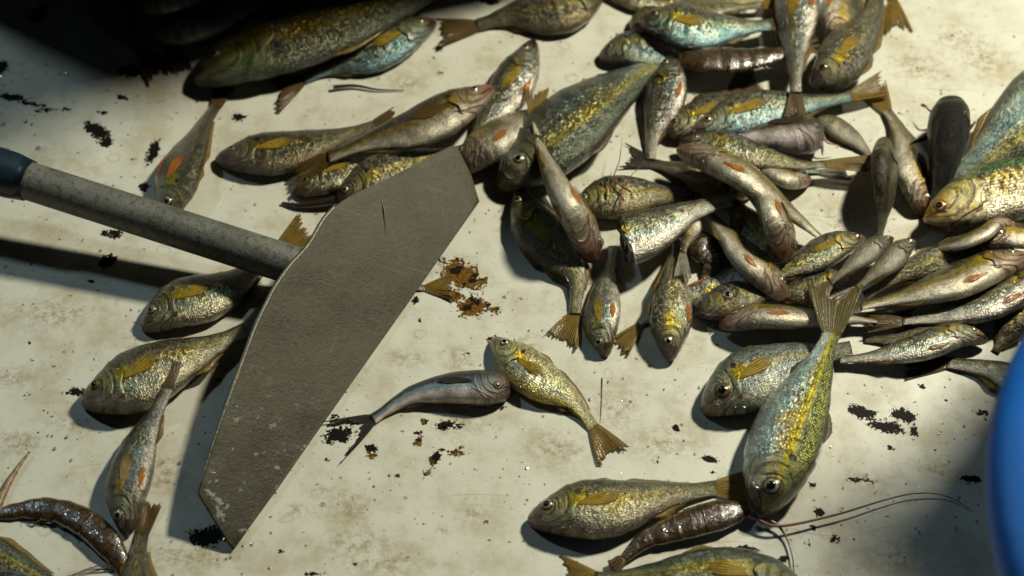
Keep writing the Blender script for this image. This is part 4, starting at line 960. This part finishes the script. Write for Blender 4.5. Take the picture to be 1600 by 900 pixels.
def hoe():
    EA, EB = Vector((748, 316, 0)), Vector((366, 857, 0))
    ed = (EB-EA).normalized(); en = Vector((ed.y, -ed.x, 0))
    if en.x > 0: en = -en
    def bz(x, y, up=0):
        dd = (Vector((x, y, 0))-EA).dot(en)
        return .0022 + max(0, dd)*.00021 + up
    out = [(713, 230), (735, 275), (748, 316), (640, 470), (520, 640), (440, 755), (366, 857), (358, 850), (336, 815), (310, 772), (312, 762), (352, 640), (400, 510), (432, 446), (455, 414), (482, 384), (505, 345), (527, 320), (545, 308), (620, 272), (703, 230)]
    # smooth boundary resample
    B = []
    for i, a in enumerate(out):
        b = out[(i+1) % len(out)]
        n = max(1, int(math.hypot(b[0]-a[0], b[1]-a[1])/9))
        for k in range(n): B.append((a[0]+(b[0]-a[0])*k/n, a[1]+(b[1]-a[1])*k/n))
    loc = P(540, 520, 0)
    root = empty('hoe', loc, 'hoe with a wide grey steel blade and a steel tube handle lying across the fish', 'hoe')
    cx, cy = 530, 540
    V, Fc = [], []
    K = 14; n = len(B)
    for k in range(K):
        q = 1-k/float(K)
        for x, y in B:
            px = cx+(x-cx)*q; py = cy+(y-cy)*q
            z = bz(px, py); 
            z += .0006*mnoise.noise(Vector((px*.02, py*.02, 0)))
            # rolled lip along the handle side
            V.append(P(px, py, z))
    V.append(P(cx, cy, bz(cx, cy)))
    for k in range(K-1):
        for i in range(n): Fc.append((k*n+i, k*n+(i+1) % n, (k+1)*n+(i+1) % n, (k+1)*n+i))
    for i in range(n): Fc.append(((K-1)*n+i, (K-1)*n+(i+1) % n, K*n))
    bl = mesh_obj('blade', V, Fc, M_BLADE, root, solid=.0026)
    bv = bl.modifiers.new('bevel', 'BEVEL'); bv.width = .0006; bv.segments = 2; bv.limit_method = 'ANGLE'
    # bright worn rim on the handle side
    rim = [(311, 768), (330, 705), (352, 640), (376, 574), (400, 510), (416, 476), (432, 446), (455, 414), (482, 384), (505, 345), (527, 320)]
    cv = Curve(rim); path = [P(cv.at(i/59.).x-1, cv.at(i/59.).y, bz(cv.at(i/59.).x, cv.at(i/59.).y)-.0002) for i in range(60)]
    v, f = tube(path, [.0004+.0012*min(1, i/18.) for i in range(60)], 8); mesh_obj('blade_rim', v, f, M_EDGE, root)
    # tube handle, socket end flattened into the blade
    z0, z1 = bz(455, 413)-.0145, .066
    a, b = P(487, 424, z0-.003), P(-260, 185, z1-.006)
    path, rad = [], []
    for i in range(60):
        u = i/59.0
        path.append(a.lerp(b, u)); rad.append(.0124*(1-.02*u))
    v, f = tube(path, rad, 32); mesh_obj('handle', v, f, M_TUBE, root)
    g0 = a.lerp(b, .585)
    path, rad = [], []
    for i in range(24):
        u = i/23.0
        path.append(g0.lerp(b, u*1.05)); rad.append(.0150 if i > 1 else .0132+.0009*i)
    v, f = tube(path, rad, 32); mesh_obj('grip', v, f, M_GRIP, root)
    return root
hoe()

# ------------------------------------------------------------------ blue basin at the right
def lathe(name, prof, center, mat, parent, seg=128):
    v = []
    for r, z in prof:
        for k in range(seg):
            q = 2*math.pi*k/seg
            v.append(center+Vector((r*math.cos(q), r*math.sin(q), z)))
    return mesh_obj(name, v, grid_faces(len(prof), seg, True), mat, parent)
M_BLUE = plain('blue_plastic', (.001, .13, .55), .5, 0, 0, (.001, .11, .46), 14, .15, 30, .004)
ctr = Vector((.387, -.318, 0))
root = empty('blue_basin', ctr, 'deep blue plastic basin standing at the right edge of the table', 'basin')
H, RR = .26, .190
prof = [(.001, .004), (.112, .004), (.118, .0), (.124, .004), (.138, .10), (.150, H-.05), (RR-.030, H-.030)]
for i in range(25):
    q = math.pi*1.25 - math.pi*1.6*(1-i/24.0) - .0
    a_ = -math.pi*.60 + math.pi*1.35*i/24.0
    prof.append((RR-.020+.020*math.cos(a_), H-.012+.016*math.sin(a_)))
prof += [(RR-.042, H-.02), (.140, H-.06), (.130, .10), (.116, .012), (.110, .008), (.001, .008)]
lathe('basin_wall', prof, ctr, M_BLUE, root)

# ------------------------------------------------------------------ unseen dark boxes, added only to block the lamps
def blocker(x0, x1, y0, y1, h, label_, t=.012):
    M = plain('blocker_plastic', (.03, .035, .04), .5, 0, .1, (.02, .02, .025), 30, .3, 80)
    root = empty('light_blocker', Vector(((x0+x1)/2, (y0+y1)/2, 0)), label_, 'blocker')
    def box(nm, a, b):
        v = [(x, y, z) for z in (a[2], b[2]) for y in (a[1], b[1]) for x in (a[0], b[0])]
        f = [(0, 2, 3, 1), (4, 5, 7, 6), (0, 1, 5, 4), (2, 6, 7, 3), (0, 4, 6, 2), (1, 3, 7, 5)]
        o = mesh_obj(nm, v, f, M, root, smooth=False)
        b_ = o.modifiers.new('b', 'BEVEL'); b_.width = .003; b_.segments = 2
    box('side_panel', (x0, y0, .001), (x1, y0+t, h)); box('side_panel', (x0, y1-t, .001), (x1, y1, h))
    box('side_panel', (x0, y0+t+.001, .001), (x0+t, y1-t-.001, h)); box('side_panel', (x1-t, y0+t+.001, .001), (x1, y1-t-.001, h))
    box('bottom_panel', (x0+t+.001, y0+t+.001, .002), (x1-t-.001, y1-t-.001, .012))
    box('rim', (x0-.014, y0-.014, h+.001), (x1+.014, y0+t, h+.022)); box('rim', (x0-.014, y1-t, h+.001), (x1+.014, y1+.014, h+.022))
blocker(-.47, .11, .30, .67, .46, 'added dark box out of view that shades the far left corner of the table')  # added out of view to cast the shade over the far left corner
blocker(.43, .70, -.06, .095, .42, 'added narrow dark box out of view that shades the table near the blue basin')  # added out of view to keep the warm lamp off the lower right

# ------------------------------------------------------------------ what nobody could count on the tabletop: scales, drops, crumbs
def scatter(name, n, seed, shape, mat, label_, region=(-.36, .36, -.24, .30)):
    rng = random.Random(seed); V, Fc = [], []
    cl = [(rng.uniform(region[0], region[1]), rng.uniform(region[2], region[3])) for _ in range(34)]
    for i in range(n):
        if rng.random() < .6:
            c = rng.choice(cl); x = rng.gauss(c[0], .022); y = rng.gauss(c[1], .018)
        else: x = rng.uniform(region[0], region[1]); y = rng.uniform(region[2], region[3])
        shape(rng, x, y, V, Fc)
    o = mesh_obj(name, V, Fc, mat); o['kind'] = 'stuff'; o['label'] = label_; o['category'] = name.replace('_', ' ')
def sh_scale(rng, x, y, V, Fc):
    r = rng.uniform(.0005, .0010); a = rng.uniform(0, 6.28); b = len(V); tx, ty = rng.uniform(-.25, .25), rng.uniform(-.25, .25)
    V.append(Vector((x, y, .0008)))
    for k in range(8):
        q = a+k*math.pi/4; dx, dy = r*math.cos(q), r*1.2*math.sin(q)
        V.append(Vector((x+dx, y+dy, .0006+dx*tx+dy*ty)))
    for k in range(8): Fc.append((b, b+1+k, b+1+(k+1) % 8))
def sh_drop(rng, x, y, V, Fc):
    r = rng.uniform(.0004, .0011)*(1.7 if rng.random() < .1 else 1); e = rng.uniform(.6, 1.3); b = len(V)
    for i in range(4):
        q = i/3.0*math.pi/2
        for k in range(9):
            a = k*2*math.pi/9
            V.append(Vector((x+r*math.cos(q)*math.cos(a), y+r*e*math.cos(q)*math.sin(a), .0001+r*.42*math.sin(q))))
    for i in range(3):
        for k in range(9): Fc.append((b+i*9+k, b+i*9+(k+1) % 9, b+(i+1)*9+(k+1) % 9, b+(i+1)*9+k))
def sh_crumb(rng, x, y, V, Fc):
    r = rng.uniform(.00025, .0008)*(1.8 if rng.random() < .12 else 1); b = len(V); e = rng.uniform(.4, 1.0); a0 = rng.uniform(0, 6.28)
    V.append(Vector((x, y, .0004+r*.4)))
    for k in range(7):
        q = k*2*math.pi/7; rr = r*rng.uniform(.6, 1.3)
        u, v = rr*math.cos(q), rr*e*math.sin(q)
        V.append(Vector((x+u*math.cos(a0)-v*math.sin(a0), y+u*math.sin(a0)+v*math.cos(a0), .0002)))
    for k in range(7): Fc.append((b, b+1+k, b+1+(k+1) % 7))
def water():
    N = NT('water_drop'); b = N.bsdf(Base_Color=(.9, .93, .92), Roughness=.02, IOR=1.33, Transmission_Weight=1.0); return N.finish(b)
scatter('loose_scales', 160, 3, sh_scale, plain('scale_silver', (.42, .42, .36), .22, .5, .8), 'tiny shed fish scales stuck all over the white tabletop')
scatter('water_drops', 520, 5, sh_drop, water(), 'small water drops scattered over the white tabletop')
scatter('dirt_crumbs', 360, 8, sh_crumb, plain('crumb_brown', (.06, .035, .015), .5, 0, .3, (.16, .10, .04), 900), 'dark crumbs of dirt and dried slime on the tabletop')
